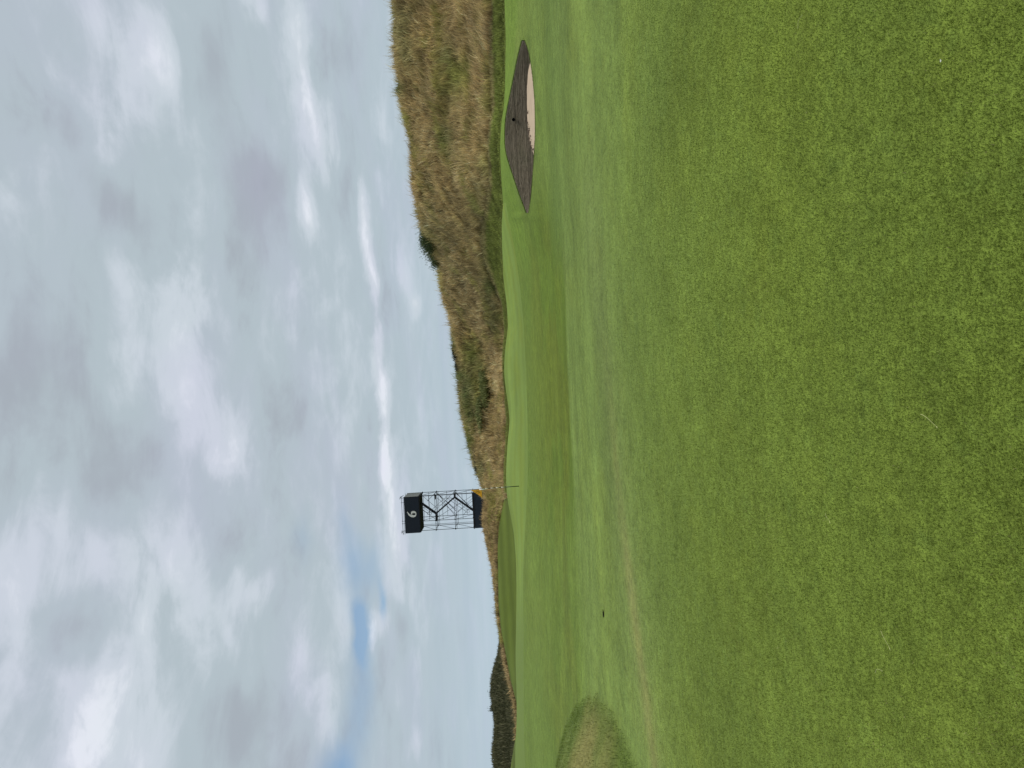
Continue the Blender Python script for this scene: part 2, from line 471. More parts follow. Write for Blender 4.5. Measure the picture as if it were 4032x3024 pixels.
K.append(line_px([(y, x + 20 * 45 / r, r) for (y, x, r) in SKY_], 2))
r12, z12 = K[-1]
K.append((r12 + 5, z12 - 0.9 - 0.1 * np.maximum(z12, 0)))
K.append((np.full(NC, 78.0), np.clip(z12 - 3, 0.6, 1.4)))
K.append(line_z([(-40, 92, .9), (-10, 92, .9), (40, 92, .8)]))
K.append(line_px([(-400, 1990, 118), (1500, 2000, 118), (2400, 1995, 116), (2500, 1985, 115), (2564, 1980, 113), (2618, 1964, 112), (2679, 1951, 111), (2747, 1946, 110), (2801, 1960, 110),
                  (2882, 1964, 110), (2984, 1955, 110), (3024, 1962, 110), (3400, 1950, 110)], 2))
K.append((np.full(NC, 135.0), np.full(NC, 0.5)))
K.append((np.full(NC, 400.0), np.full(NC, -1.0)))
K.append((np.full(NC, 4500.0), np.full(NC, -3.0)))
SUB = [14, 26, 34, 22, 10, 6, 6, 6, 14, 8, 14, 14, 4, 4, 3, 10, 3, 2, 2]
assert len(SUB) == len(K) - 1

RK = np.array([k[0] for k in K]); ZK = np.array([k[1] for k in K])          # (nk, NC)
for i in range(1, len(RK)): RK[i] = np.maximum(RK[i], RK[i - 1] + 0.02)
# monotone cubic of z over r, column by column
H = np.diff(RK, axis=0); DEL = np.diff(ZK, axis=0) / H
TAN = np.zeros_like(ZK)
same = DEL[:-1] * DEL[1:] > 0
w1 = 2 * H[1:] + H[:-1]; w2 = H[1:] + 2 * H[:-1]
with np.errstate(divide='ignore', invalid='ignore'):
    hm = (w1 + w2) / (w1 / DEL[:-1] + w2 / DEL[1:])
TAN[1:-1] = np.where(same, hm, 0)
inb = (AZ > deg_of(843)) & (AZ < deg_of(155))
TAN[7] = np.where(inb, DEL[7] * 0.6, TAN[7]); TAN[5] = np.where(inb, DEL[4] * 0.6, TAN[5])

MC = np.array([-9.5, 14.5])


def mound_d(x, y):
    u = -.45 * (x - MC[0]) + .893 * (y - MC[1]); v = .893 * (x - MC[0]) + .45 * (y - MC[1])
    return np.sqrt((u / 8.0) ** 2 + (v / np.where(v > 0, 3.2, 5.0)) ** 2)


rows_r, rows_z, ROW_OF = [], [], []
for i in range(len(K) - 1):
    n = SUB[i]
    ROW_OF.append(len(rows_r))
    for j in range(n):
        t = j / n
        if i == 0: t = t ** 1.4
        r = RK[i] + H[i] * t
        h00 = 2 * t**3 - 3 * t**2 + 1; h10 = t**3 - 2 * t**2 + t; h01 = -2 * t**3 + 3 * t**2; h11 = t**3 - t**2
        z = h00 * ZK[i] + h10 * H[i] * TAN[i] + h01 * ZK[i + 1] + h11 * H[i] * TAN[i + 1]
        rows_r.append(r); rows_z.append(z)
ROW_OF.append(len(rows_r)); rows_r.append(RK[-1]); rows_z.append(ZK[-1])
GR = np.array(rows_r); GZ = np.array(rows_z)
GX = GR * np.sin(AZ)[None, :]; GY = GR * np.cos(AZ)[None, :]
NR = len(GR)
# gentle unevenness; the dune face gets real lumps
GZ += (fbm(GX, GY, 0.45, 3, 3) - 0.5) * 0.05 * sstep(GR, 4, 9) * (1 - sstep(GR, 60, 90)) * np.where(inb[None, :], 1 - sstep(GR, 20, 21.5) * (1 - sstep(GR, 25.5, 26.5)), 1)
dune_w = np.zeros_like(GR)
ks, km, ke = ROW_OF[10], ROW_OF[11], ROW_OF[12]
for j in range(ks, ROW_OF[13]):
    q = (j - ks) / (ke - ks)
    dune_w[j] = math.sin(min(q, 1.0) * math.pi) if j < ke else 0
right_side = sstep(AZ, deg_of(1990), deg_of(1880))
dune_w *= right_side[None, :]
GZ += dune_w * ((fbm(GX, GY, 0.28, 3, 21) - 0.5) * 1.5 + (fbm(GX, GY, 0.9, 3, 22) - 0.5) * 0.6)
md = mound_d(GX, GY)
GZ += 0.86 * np.clip(1 - md**2, 0, 1) ** 1.5 + 0.05 * np.clip(1 - md**2, 0, 1) * (fbm(GX, GY, 1.2, 3, 8) - .5)


def bilin(ci, ri):
    """surface point for fractional column / row indices"""
    c0 = np.clip(ci.astype(int), 0, NC - 2); r0 = np.clip(ri.astype(int), 0, NR - 2)
    fc, fr = (ci - c0), (ri - r0)
    out = []
    for G in (GX, GY, GZ):
        out.append((G[r0, c0] * (1 - fc) + G[r0, c0 + 1] * fc) * (1 - fr) + (G[r0 + 1, c0] * (1 - fc) + G[r0 + 1, c0 + 1] * fc) * fr)
    return np.stack(out, 1)


# ---- colours of the ground, painted by what grows where, with slope shade on the apron
FAR_T = np.array([.138, .192, .045]); NEAR_T = np.array([.110, .150, .025])
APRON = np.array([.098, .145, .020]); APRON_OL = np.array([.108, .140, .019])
GREENC = np.array([.158, .222, .048]); ROUGHC = np.array([.085, .108, .026]); BANKC = np.array([.084, .112, .020])
WEAR = [(-5.6, 8.0), (-4.37, 8.6), (-3.4, 9.2), (-1.7, 10.1), (0.2, 10.8), (2.5, 11.6)]


def polydist(x, y, P):
    d = np.full(x.shape, 1e9); s = np.zeros(x.shape)
    for i in range(len(P) - 1):
        a, b = np.array(P[i]), np.array(P[i + 1]); ab = b - a
        t = np.clip(((x - a[0]) * ab[0] + (y - a[1]) * ab[1]) / (ab @ ab), 0, 1)
        dd = np.hypot(x - a[0] - t * ab[0], y - a[1] - t * ab[1])
        s = np.where(dd < d, i + t, s); d = np.minimum(d, dd)
    return d, s


def fair_col(x, y):
    r = np.hypot(x, y); az = np.arctan2(x, y)
    c = lerp(NEAR_T * 1.25, FAR_T, sstep(r, 3, 12))
    b1 = fbm(x, y, 0.35, 4, 31); b2 = fbm(x, y, 1.3, 3, 33)
    c = c * (1 + (b1 - .5) * .30 + (b2 - .5) * .26)[..., None]
    c = lerp(c, c * np.array([1.05, 1.01, .88]), sstep(fbm(x, y, .5, 3, 35), .5, .75) * .6)
    st = fbm(x * .16 + 3, y * 1.3 - x * .05, 1.0, 4, 38)
    c = c * (1 + (st - .5) * .42 * sstep(r, 5, 10))[..., None]
    # soft cross bands left by mowing
    c = c * (1 + .05 * np.sin(r * 1.55 + 1.5 * fbm(x, y, .2, 2, 37)))[..., None]
    # apron in front of the green: slope shade put into the longer grass's darker colour
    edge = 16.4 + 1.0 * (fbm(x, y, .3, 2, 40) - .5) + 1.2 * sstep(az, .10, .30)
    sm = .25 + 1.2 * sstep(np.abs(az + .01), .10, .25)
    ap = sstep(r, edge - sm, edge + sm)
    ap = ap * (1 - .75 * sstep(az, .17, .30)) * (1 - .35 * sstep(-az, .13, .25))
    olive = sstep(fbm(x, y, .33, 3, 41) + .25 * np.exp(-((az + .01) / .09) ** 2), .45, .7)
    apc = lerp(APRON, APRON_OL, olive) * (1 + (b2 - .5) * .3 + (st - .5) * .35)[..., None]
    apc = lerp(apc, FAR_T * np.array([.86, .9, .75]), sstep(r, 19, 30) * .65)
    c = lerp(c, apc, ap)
    # bluish band before the bunker
    bl = sstep(az, .12, .2) * np.exp(-((r - 17.6) / 1.8) ** 2)
    c = lerp(c, np.array([.100, .150, .036]), bl * .55)
    # fresh growth behind the bunker
    fr = sstep(az, .13, .2) * sstep(r, 25.0, 26) * (1 - sstep(r, 30, 32))
    c = lerp(c, np.array([.135, .205, .032]), fr * .8)
    # worn line
    d, s = polydist(x, y, WEAR)
    wr = np.exp(-(d / (.17 + .25 * fbm(x, y, .8, 3, 43))) ** 2) * (1 - sstep(s, 1.6, 4.5)) * (.5 + fbm(x, y, 2.5, 3, 44))
    c = lerp(c, np.array([.225, .215, .070]), np.clip(wr * .8, 0, .75))
    c = lerp(c, np.array([.17, .21, .07]), np.exp(-(d / 1.1) ** 2) * .28)
    # coarse mound on the left, brown on its flank
    dm = mound_d(x, y) + (fbm(x, y, .9, 3, 45) - .5) * .12
    soft = .06 + .16 * sstep(y, 14, 20)
    inm = 1 - sstep(dm, .96 - soft, .99 + soft * .5)
    mc = lerp(np.array([.092, .130, .026]), np.array([.145, .178, .045]), fbm(x, y, 2.2, 4, 46))
    rim = np.exp(-((dm - .90) / .10) ** 2)
    mc = lerp(mc, np.array([.072, .110, .018]), rim * .65)
    bd = np.hypot((x + 7.4) / 1.9, (y - 12.6) / 1.9) + (fbm(x, y, .9, 3, 47) - .5) * .9
    mc = lerp(mc, np.array([.205, .185, .065]), (1 - sstep(bd, .30, 1.5)) * .8)
    c = lerp(c, mc, inm)
    return c


def strip_obj(name, i0, i1, colf, mat, cols=None, skip=None):
    """rows of control span i0..i1 as one sheet"""
    a, b = ROW_OF[i0], ROW_OF[i1]
    cs = np.arange(NC) if cols is None else cols
    V = np.stack([GX[a:b + 1][:, cs], GY[a:b + 1][:, cs], GZ[a:b + 1][:, cs]], -1)
    nr, nc = V.shape[:2]
    idx = np.arange(nr * nc).reshape(nr, nc)
    Q = np.stack([idx[:-1, :-1], idx[:-1, 1:], idx[1:, 1:], idx[1:, :-1]], -1)[:, :, ::-1]
    if skip is not None:
        keep = ~skip[a:b, :][:, cs[:-1]]
        Q = Q[keep]
    Q = Q.reshape(-1, 4)
    V = V.reshape(-1, 3)
    C = colf(V[:, 0], V[:, 1], V[:, 2])
    return link(name, quads_mesh(name, V, Q, C), mat)


# bunker columns
AZ_BL, AZ_BR = deg_of(843, 2078), deg_of(155, 2062)
cb = np.where((AZ > AZ_BL) & (AZ < AZ_BR))[0]
skip = np.zeros((NR, NC), bool)
skip[ROW_OF[5]:ROW_OF[7], cb[0]:cb[-1]] = True
GS = int(np.argmin(np.abs(AZ - deg_of(795, 1985))))           # the green starts left of this column

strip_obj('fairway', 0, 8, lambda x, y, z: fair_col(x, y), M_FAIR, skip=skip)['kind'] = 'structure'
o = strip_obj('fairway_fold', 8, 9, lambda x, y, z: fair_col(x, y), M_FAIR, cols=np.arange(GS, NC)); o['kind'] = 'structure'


def green_col(x, y, z):
    c = GREENC * (1 + (fbm(x, y, .25, 3, 51) - .5) * .35 + .05 * np.sign(np.sin(y * 2.2 + x * .25)))[..., None]
    c = lerp(c, c * np.array([1.05, .97, .75]), sstep(fbm(x, y * 2, .4, 3, 52), .5, .7) * .7)
    lft = sstep(-np.arctan2(x, y), .24, .34)
    return lerp(c, FAR_T * .95, lft)


o = strip_obj('putting_green', 8, 9, green_col, M_GREEN, cols=np.arange(0, GS + 1)); o['kind'] = 'structure'


def rough_col(x, y, z):
    az = np.arctan2(x, y)
    f = fbm(x, y, .8, 4, 55)
    c = lerp(ROUGHC, ROUGHC * np.array([1.5, 1.35, 1.2]), f)
    bank = sstep(-az, -deg_of(1960) - .02, -deg_of(1960) + .02)
    bc = BANKC * (1 + .14 * np.sin(z * 12 + 2 * f))[..., None] * (.85 + .3 * fbm(x, y, .3, 2, 56))[..., None]
    return lerp(c, bc, bank)


GB = int(np.argmin(np.abs(AZ - deg_of(1937))))
o = strip_obj('semi_rough', 9, 10, rough_col, M_ROUGH); o['kind'] = 'structure'
o = strip_obj('grass_bank', 10, 11, rough_col, M_GREEN, cols=np.arange(0, GB + 1)); o['kind'] = 'structure'


def dune_col(x, y, z):
    f = fbm(x, y, .7, 4, 61)
    return lerp(np.array([.13, .105, .045]), np.array([.22, .18, .08]), f)


o = strip_obj('dune', 10, 11, dune_col, M_ROUGH, cols=np.arange(GB, NC)); o['kind'] = 'structure'
o = strip_obj('dune_ridge', 11, 14, dune_col, M_ROUGH); o['kind'] = 'structure'
o = strip_obj('far_hill', 14, len(K) - 1, lambda x, y, z: lerp(np.array([.05, .055, .03]), np.array([.07, .09, .035]), fbm(x, y, .2, 3, 63)), M_ROUGH); o['kind'] = 'structure'


# ------------------------------------------------------------------ bunker
def bline(pts, azs):
    W = np.array([at(x, y, r) for (y, x, r) in pts])
    a = np.arctan2(W[:, 0], W[:, 1]); o = np.argsort(a)
    P = np.stack([np.interp(azs, a[o], W[o, k]) for k in range(3)], 1)
    return P


NB = 90
bz = np.linspace(AZ[cb[0]], AZ[cb[-1]], NB)


def kline(k, azs):
    r = np.interp(azs, AZ, RK[k]); z = np.interp(azs, AZ, ZK[k])
    return np.stack([r * np.sin(azs), r * np.cos(azs), z], 1)


PN, PB, PL = kline(5, bz), kline(6, bz), kline(7, bz)
# sand: from just under the near turf edge up to the foot of the wall
m_sand, t_, b_, n_ = new_mat('bunker_sand')
pp = t_.nodes.new('ShaderNodeNewGeometry').outputs['Position']
s1 = n_.noise(pp, 3.0, 5, .6); s2 = n_.noise(pp, 90.0, 3, .6)
cc = n_.mix(n_.ramp(s1, .3, .7), C4(.41, .315, .220), C4(.50, .39, .275))
cc = n_.mix(n_.ramp(s2, .3, .75, 0, .35), cc, C4(.34, .27, .20))
t_.links.new(cc, b_.inputs['Base Color']); b_.inputs['Roughness'].default_value = .95; b_.inputs['Specular IOR Level'].default_value = .1
bn_ = t_.nodes.new('ShaderNodeBump'); bn_.inputs['Strength'].default_value = .5; bn_.inputs['Distance'].default_value = .02
t_.links.new(n_.math('ADD', n_.noise(pp, 14.0, 3, .5), n_.math('MULTIPLY', s2, .3)), bn_.inputs['Height']); t_.links.new(bn_.outputs[0], b_.inputs['Normal'])
NSD = 14
SV = []
for j in range(NSD + 1):
    t = j / NSD
    p = PN * (1 - t) + PB * t
    sag = -.05 * np.sin(math.pi * t) ** 1 * sstep(np.minimum(bz - bz[0], bz[-1] - bz), 0, .06)
    p = p.copy(); p[:, 2] += sag - .015 + (fbm(p[:, 0], p[:, 1], 2.2, 3, 70) - .5) * .03
    if j == NSD: p[:, :2] += 0.06 * (PB - PN)[:, :2] / np.linalg.norm((PB - PN)[:, :2], axis=1)[:, None].clip(.01)
    SV.append(p)
SV = np.array(SV)
idx = np.arange((NSD + 1) * NB).reshape(NSD + 1, NB)
Q = np.stack([idx[:-1, :-1], idx[1:, :-1], idx[1:, 1:], idx[:-1, 1:]], -1).reshape(-1, 4)
o = link('bunker_sand', quads_mesh('bunker_sand', SV.reshape(-1, 3), Q), m_sand); o['kind'] = 'structure'

# stacked turf wall, course by course
m_sod, t_, b_, n_ = new_mat('weathered_sod')
pp = t_.nodes.new('ShaderNodeNewGeometry').outputs['Position']
oi = t_.nodes.new('ShaderNodeObjectInfo').outputs['Random']
s1 = n_.noise(n_.vec('MULTIPLY', pp, (1, 1, 3)), 9.0, 5, .65); s2 = n_.noise(n_.vec('MULTIPLY', pp, (1, 1, 4)), 45.0, 4, .7); s3 = n_.noise(pp, 1.6, 3, .5)
cc = n_.mix(n_.ramp(s1, .3, .7), C4(.098, .080, .054), C4(.200, .168, .118))
cc = n_.mix(n_.ramp(s2, .45, .8, 0, .8), cc, C4(.36, .31, .23))
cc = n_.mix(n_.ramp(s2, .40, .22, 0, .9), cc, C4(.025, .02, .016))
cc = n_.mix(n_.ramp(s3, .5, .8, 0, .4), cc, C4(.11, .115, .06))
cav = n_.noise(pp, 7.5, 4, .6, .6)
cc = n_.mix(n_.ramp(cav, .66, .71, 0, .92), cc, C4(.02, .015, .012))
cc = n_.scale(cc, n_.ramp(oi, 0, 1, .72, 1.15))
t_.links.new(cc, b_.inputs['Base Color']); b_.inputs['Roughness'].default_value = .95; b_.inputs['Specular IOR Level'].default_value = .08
bn_ = t_.nodes.new('ShaderNodeBump'); bn_.inputs['Strength'].default_value = .9; bn_.inputs['Distance'].default_value = .03
t_.links.new(n_.math('ADD', s1, s2), bn_.inputs['Height']); t_.links.new(bn_.outputs[0], b_.inputs['Normal'])

mid = kline(6, np.array([bz[NB // 2]]))[0]
wall = empty('turf_wall', (float(mid[0]), float(mid[1]), float(mid[2])))
tag(wall, 'dark revetted bunker face built of stacked weathered turf layers', 'wall')
CH = 0.036
zlo, zhi = PB[:, 2].min() - .02, PL[:, 2].max()
ncourse = int(math.ceil((zhi - zlo) / CH))
loc0 = np.array(wall.location)
NBC = 180
bz2 = np.linspace(AZ[cb[0]], AZ[cb[-1]], NBC)
PB2, PL2 = kline(6, bz2), kline(7, bz2)
outw = -np.stack([np.sin(bz2), np.cos(bz2), np.zeros(NBC)], 1)
rowsP = []
# the last course reaches under the lip
for ci in range(ncourse):
    z0 = zlo + ci * CH + .012 * (fbm(bz2 * 40, bz2 * 0 + ci * 3.3, 1.0, 2, 80) - .5)
    z1 = z0 + CH * 1.02
    a = np.maximum(z0, PB2[:, 2] - .03); b = np.minimum(z1, PL2[:, 2] - .002)
    ok = b - a > 0.006
    runs, st = [], None
    for k in range(NBC):
        if ok[k] and st is None: st = k
        if (not ok[k] or k == NBC - 1) and st is not None:
            if k - st > 2: runs.append((st, k))
            st = None
    for (s, e) in runs:
        ii = np.arange(s, e)
        den_ = np.maximum(PL2[ii, 2] - PB2[ii, 2], .02)

        def wp(z, out):
            f = np.clip((z - PB2[ii, 2]) / den_, -.3, 1.0)
            p = PB2[ii] + (PL2[ii] - PB2[ii]) * f[:, None]
            p = p + outw[ii] * out[:, None]; p[:, 2] = z
            return p - loc0
        rough = .018 + .030 * fbm(bz2[ii] * 130, ii * 0 + ci * 7.7, 1.0, 3, 82) - .03 * (vnoise(bz2[ii] * 420, ii * 0 + ci * 5.1, 83) > .9)
        zz0, zz1 = a[ii], b[ii]; hh = zz1 - zz0
        zr = np.full(len(ii), -.10)
        P4 = np.stack([wp(zz0, zr), wp(zz0 + .06 * hh, rough * .35), wp(zz0 + .3 * hh, rough), wp(zz0 + .82 * hh, rough * .9), wp(zz1 - .03 * hh, rough * .3), wp(zz1, zr)], 0)
        nn = len(ii)
        ix = np.arange(6 * nn).reshape(6, nn)
        Q = np.stack([ix[:-1, :-1], ix[:-1, 1:], ix[1:, 1:], ix[1:, :-1]], -1).reshape(-1, 4)
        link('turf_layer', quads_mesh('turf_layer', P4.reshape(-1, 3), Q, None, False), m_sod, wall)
# dark earth behind the layers, so no gap is empty
bk = np.concatenate([PB2 - np.array([0, 0, .05]) - outw * .03, PL2 - outw * .004 - np.array([0, 0, .001])]) - loc0
ix = np.arange(2 * NBC).reshape(2, NBC)
Q = np.stack([ix[:-1, :-1], ix[:-1, 1:], ix[1:, 1:], ix[1:, :-1]], -1).reshape(-1, 4)
link('earth_core', quads_mesh('earth_core', bk, Q), mat_plain('dark_earth', (.03, .024, .018), .95, .3), wall)

# round black opening in the wall
m_black = mat_plain('matt_black', (.004, .004, .004), .8, .2)
hp = at(2022, 471, 24.84)
hole = empty('pipe_end', tuple(hp), -math.atan2(hp[0], hp[1]))
tag(hole, 'small round black pipe opening in the stacked turf wall of the bunker', 'pipe')
bm = bmesh.new()
SG = 20
rings = [(.052, -.10), (.052, -.085), (.044, -.088), (.042, .10)]
vr = []
for (rad, yy) in rings:
    vr.append([bm.verts.new((rad * math.cos(2 * math.pi * k / SG), yy, rad * math.sin(2 * math.pi * k / SG))) for k in range(SG)])
for a_ in range(len(rings) - 1):
    for k in range(SG): bm.faces.new((vr[a_][k], vr[a_][(k + 1) % SG], vr[a_ + 1][(k + 1) % SG], vr[a_ + 1][k]))
bm.faces.new(vr[-1])
me = bpy.data.meshes.new('bore'); bm.to_mesh(me); bm.free()
link('bore', me, m_black, hole)
bm = bmesh.new()
v0 = [[bm.verts.new((rr_ * math.cos(2 * math.pi * k / SG), yy, rr_ * math.sin(2 * math.pi * k / SG))) for k in range(SG)] for (rr_, yy) in ((.053, -.08), (.053, -.105), (.047, -.105), (.047, -.08))]
for a_ in range(3):
    for k in range(SG): bm.faces.new((v0[a_][k], v0[a_][(k + 1) % SG], v0[a_ + 1][(k + 1) % SG], v0[a_ + 1][k]))
me = bpy.data.meshes.new('rim'); bm.to_mesh(me); bm.free()
link('rim', me, mat_plain('dark_rim', (.012, .012, .011), .5, .2), hole)


def lumps(name, pts, sizes, mat, label=None):
    bm = bmesh.new()
    for p, s in zip(pts, sizes):
        M = Matrix.Translation(Vector(p)) @ Matrix.Rotation(random.uniform(0, 6), 4, 'Z') @ Matrix.Diagonal((s * random.uniform(.8, 1.9), s, s * random.uniform(.4, .9), 1))
        r = bmesh.ops.create_icosphere(bm, subdivisions=1, radius=1.0, matrix=M)
        for v in r['verts']: v.co += Vector([random.uniform(-1, 1) * s * .25 for _ in range(3)])
    me = bpy.data.meshes.new(name); bm.to_mesh(me); bm.free()
    return link(name, me, mat)


pts, szs = [], []
for i in range(85):
    u = random.betavariate(2, 2)
    y = 420 + u * 190; k = int((deg_of(y, 2080) - bz[0]) / (bz[-1] - bz[0]) * (NB - 1))
    f = random.random() ** 2.6 * (.12 + .4 * u)
    p = PB[k] * (1 - f) + PN[k] * f
    p[2] += -.035 * math.sin(math.pi * f) - .004
    pts.append(p); szs.append(random.uniform(.010, .028) * (1.2 - f))
tag(lumps('fallen_soil', pts, szs, mat_plain('crumbled_soil', (.11, .08, .055), .95, .3)), 'dark crumbs of fallen turf on the sand at the foot of the wall', 'soil', kind='stuff')


# ------------------------------------------------------------------ grass
def blades(name, P, height, width, lean, col, mat, up=None, face=None, kind='stuff', parent=None, tipcol=1.15):
    """bent blades: 5 vertices, a quad and a triangle each"""
    n = len(P)
    ang = RNG.uniform(0, 2 * math.pi, n) if face is None else face
    side = np.stack([np.cos(ang), np.sin(ang), np.zeros(n)], 1) * (width / 2)[:, None]
    upv = np.array([0, 0, 1.0])[None, :] * height[:, None]
    l3 = np.concatenate([lean, np.zeros((n, 1))], 1) * height[:, None]
    m = P + upv * .55 + l3 * .30
    tip = P + upv * np.sqrt(np.clip(1 - .5 * (lean ** 2).sum(1), .15, 1))[:, None] + l3
    V = np.stack([P - side, P + side, m + side * .75, m - side * .75, tip], 1).reshape(-1, 3)
    b = np.arange(n)[:, None] * 5
    loops = np.concatenate([b + np.array([[0, 1, 2, 3]]), b + np.array([[3, 2, 4]])], 1).ravel()
    starts = (np.arange(n)[:, None] * 7 + np.array([[0, 4]])).ravel()
    tot = np.tile([4, 3], n)
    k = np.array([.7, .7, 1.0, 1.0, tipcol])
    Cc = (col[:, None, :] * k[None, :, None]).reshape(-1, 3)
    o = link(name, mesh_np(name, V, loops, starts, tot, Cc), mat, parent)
    return o


def tri_blades(name, P, height, width, lean, col, mat):
    n = len(P)
    ang = RNG.uniform(0, 2 * math.pi, n)
    side = np.stack([np.cos(ang), np.sin(ang), np.zeros(n)], 1) * (width / 2)[:, None]
    tip = P + np.concatenate([lean * height[:, None], (height * np.sqrt(np.clip(1 - (lean ** 2).sum(1), .08, 1)))[:, None]], 1)
    V = np.stack([P - side, P + side, tip], 1).reshape(-1, 3)
    loops = np.arange(3 * n); starts = np.arange(n) * 3
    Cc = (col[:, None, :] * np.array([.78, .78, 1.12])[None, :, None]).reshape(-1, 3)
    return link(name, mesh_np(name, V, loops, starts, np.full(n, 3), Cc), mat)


def ground_z(x, y):
    """height of the near ground"""
    az = np.arctan2(x, y); r = np.hypot(x, y)
    ci = np.interp(az, AZ, np.arange(NC)); c0 = np.clip(np.round(ci).astype(int), 0, NC - 1)
    z = np.zeros(len(x))
    o = np.argsort(c0); 
    for c in np.unique(c0):
        m = c0 == c
        z[m] = np.interp(r[m], GR[:, c], GZ[:, c])
    return z


def lean_of(n, mag, bx=0.0, by=0.0):
    a = RNG.uniform(0, 2 * math.pi, n); m = RNG.uniform(0, 1, n) ** .7 * mag
    return np.stack([np.cos(a) * m + bx, np.sin(a) * m + by], 1)


# short turf close to the camera
n = 900000
rr = 1.55 + (12.5 - 1.55) * RNG.uniform(0, 1, n) ** 1.35
aa = np.radians(RNG.uniform(-34, 34, n))
x, y = rr * np.sin(aa), rr * np.cos(aa)
P = np.stack([x, y, ground_z(x, y) - .002], 1)
clump = fbm(x, y, 9.0, 3, 90); pt = fbm(x, y, 1.1, 4, 91); pt2 = fbm(x, y, .35, 3, 92)
keep = RNG.uniform(0, 1, n) < .80 + .25 * clump
far = sstep(rr, 5.0, 11.0)
keep &= RNG.uniform(0, 1, n) > far * .9
h = (.008 + .009 * RNG.uniform(0, 1, n)) * (.92 + .18 * clump)
wd = (.0014 + .0010 * RNG.uniform(0, 1, n)) * (1 + .16 * rr)
c0 = lerp(np.array([.088, .132, .015]), np.array([.228, .286, .054]), np.clip(.02 + .98 * (RNG.uniform(0, 1, n) * .90 + clump * .12), 0, 1))
c0 = lerp(c0, np.array([.26, .295, .060]), sstep(pt, .5, .72) * .22)
c0 = lerp(c0, np.array([.150, .215, .055]), sstep(1 - pt, .52, .72) * .25)
c0 = lerp(c0, np.array([.40, .38, .17]), (RNG.uniform(0, 1, n) < .012 + .03 * sstep(pt, .55, .7)) * .8)
c0 = c0 * (.86 + .16 * pt2)[:, None]
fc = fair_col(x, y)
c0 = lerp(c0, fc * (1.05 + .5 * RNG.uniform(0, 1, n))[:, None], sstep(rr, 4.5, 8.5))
k_ = keep
o = tri_blades('fairway_grass', P[k_], h[k_], wd[k_], lean_of(k_.sum(), .8), c0[k_], M_BLADE)
tag(o, 'closely mown green fairway grass in the foreground', 'grass', kind='stuff')


def sample_strip(i0, i1, n, c_lo, c_hi, rpow=1.0):
    """random points on the ground between two control lines, by area"""
    a, b = ROW_OF[i0], ROW_OF[i1]
    X, Y, Z = GX[a:b + 1, c_lo:c_hi + 1], GY[a:b + 1, c_lo:c_hi + 1], GZ[a:b + 1, c_lo:c_hi + 1]
    e1 = np.stack([X[1:, :-1] - X[:-1, :-1], Y[1:, :-1] - Y[:-1, :-1], Z[1:, :-1] - Z[:-1, :-1]], -1)
    e2 = np.stack([X[:-1, 1:] - X[:-1, :-1], Y[:-1, 1:] - Y[:-1, :-1], Z[:-1, 1:] - Z[:-1, :-1]], -1)
    A = np.linalg.norm(np.cross(e1, e2), axis=-1)
    A = A / np.hypot(X[:-1, :-1], Y[:-1, :-1]) ** rpow
    cdf = np.cumsum(A.ravel()); cdf /= cdf[-1]
    q = np.searchsorted(cdf, RNG.uniform(0, 1, n)); q = np.minimum(q, A.size - 1)
    ri = q // A.shape[1] + RNG.uniform(0, 1, n); ci = q % A.shape[1] + RNG.uniform(0, 1, n)
    P = bilin(ci + c_lo, ri + a)
    return P, ri / (b - a), ci + c_lo


def photo_xy(P):
    """where a world point stands in the photograph's own (x, y), to look up which plants grow there"""
    d = P - EYE
    f = d @ FWD
    return 2016 + F_PX * (d @ DOWN) / f, 3024 - (1512 + F_PX * (d @ RIGHT) / f)


def spot(P, items):
    x, y = photo_xy(P)
    t = np.zeros(len(P))
    for (cx, cy, sx, sy, a) in items:
        t = np.maximum(t, a * np.exp(-.5 * (((x - cx) / sx) ** 2 + ((y - cy) / sy) ** 2)))
    return t


STRAW = np.array([.455, .355, .180]); STRAW_D = np.array([.24, .175, .078]); STRAW_L = np.array([.68, .55, .32])
OLIVE = np.array([.27, .26, .075]); DGREEN = np.array([.10, .135, .045]); YGREEN = np.array([.25, .28, .07]); RUSSET = np.array([.36, .27, .135])
C_VL = int(np.argmin(np.abs(AZ - math.radians(-33)))); C_VR = int(np.argmin(np.abs(AZ - math.radians(33))))
C_D = int(np.argmin(np.abs(AZ - deg_of(1960))))


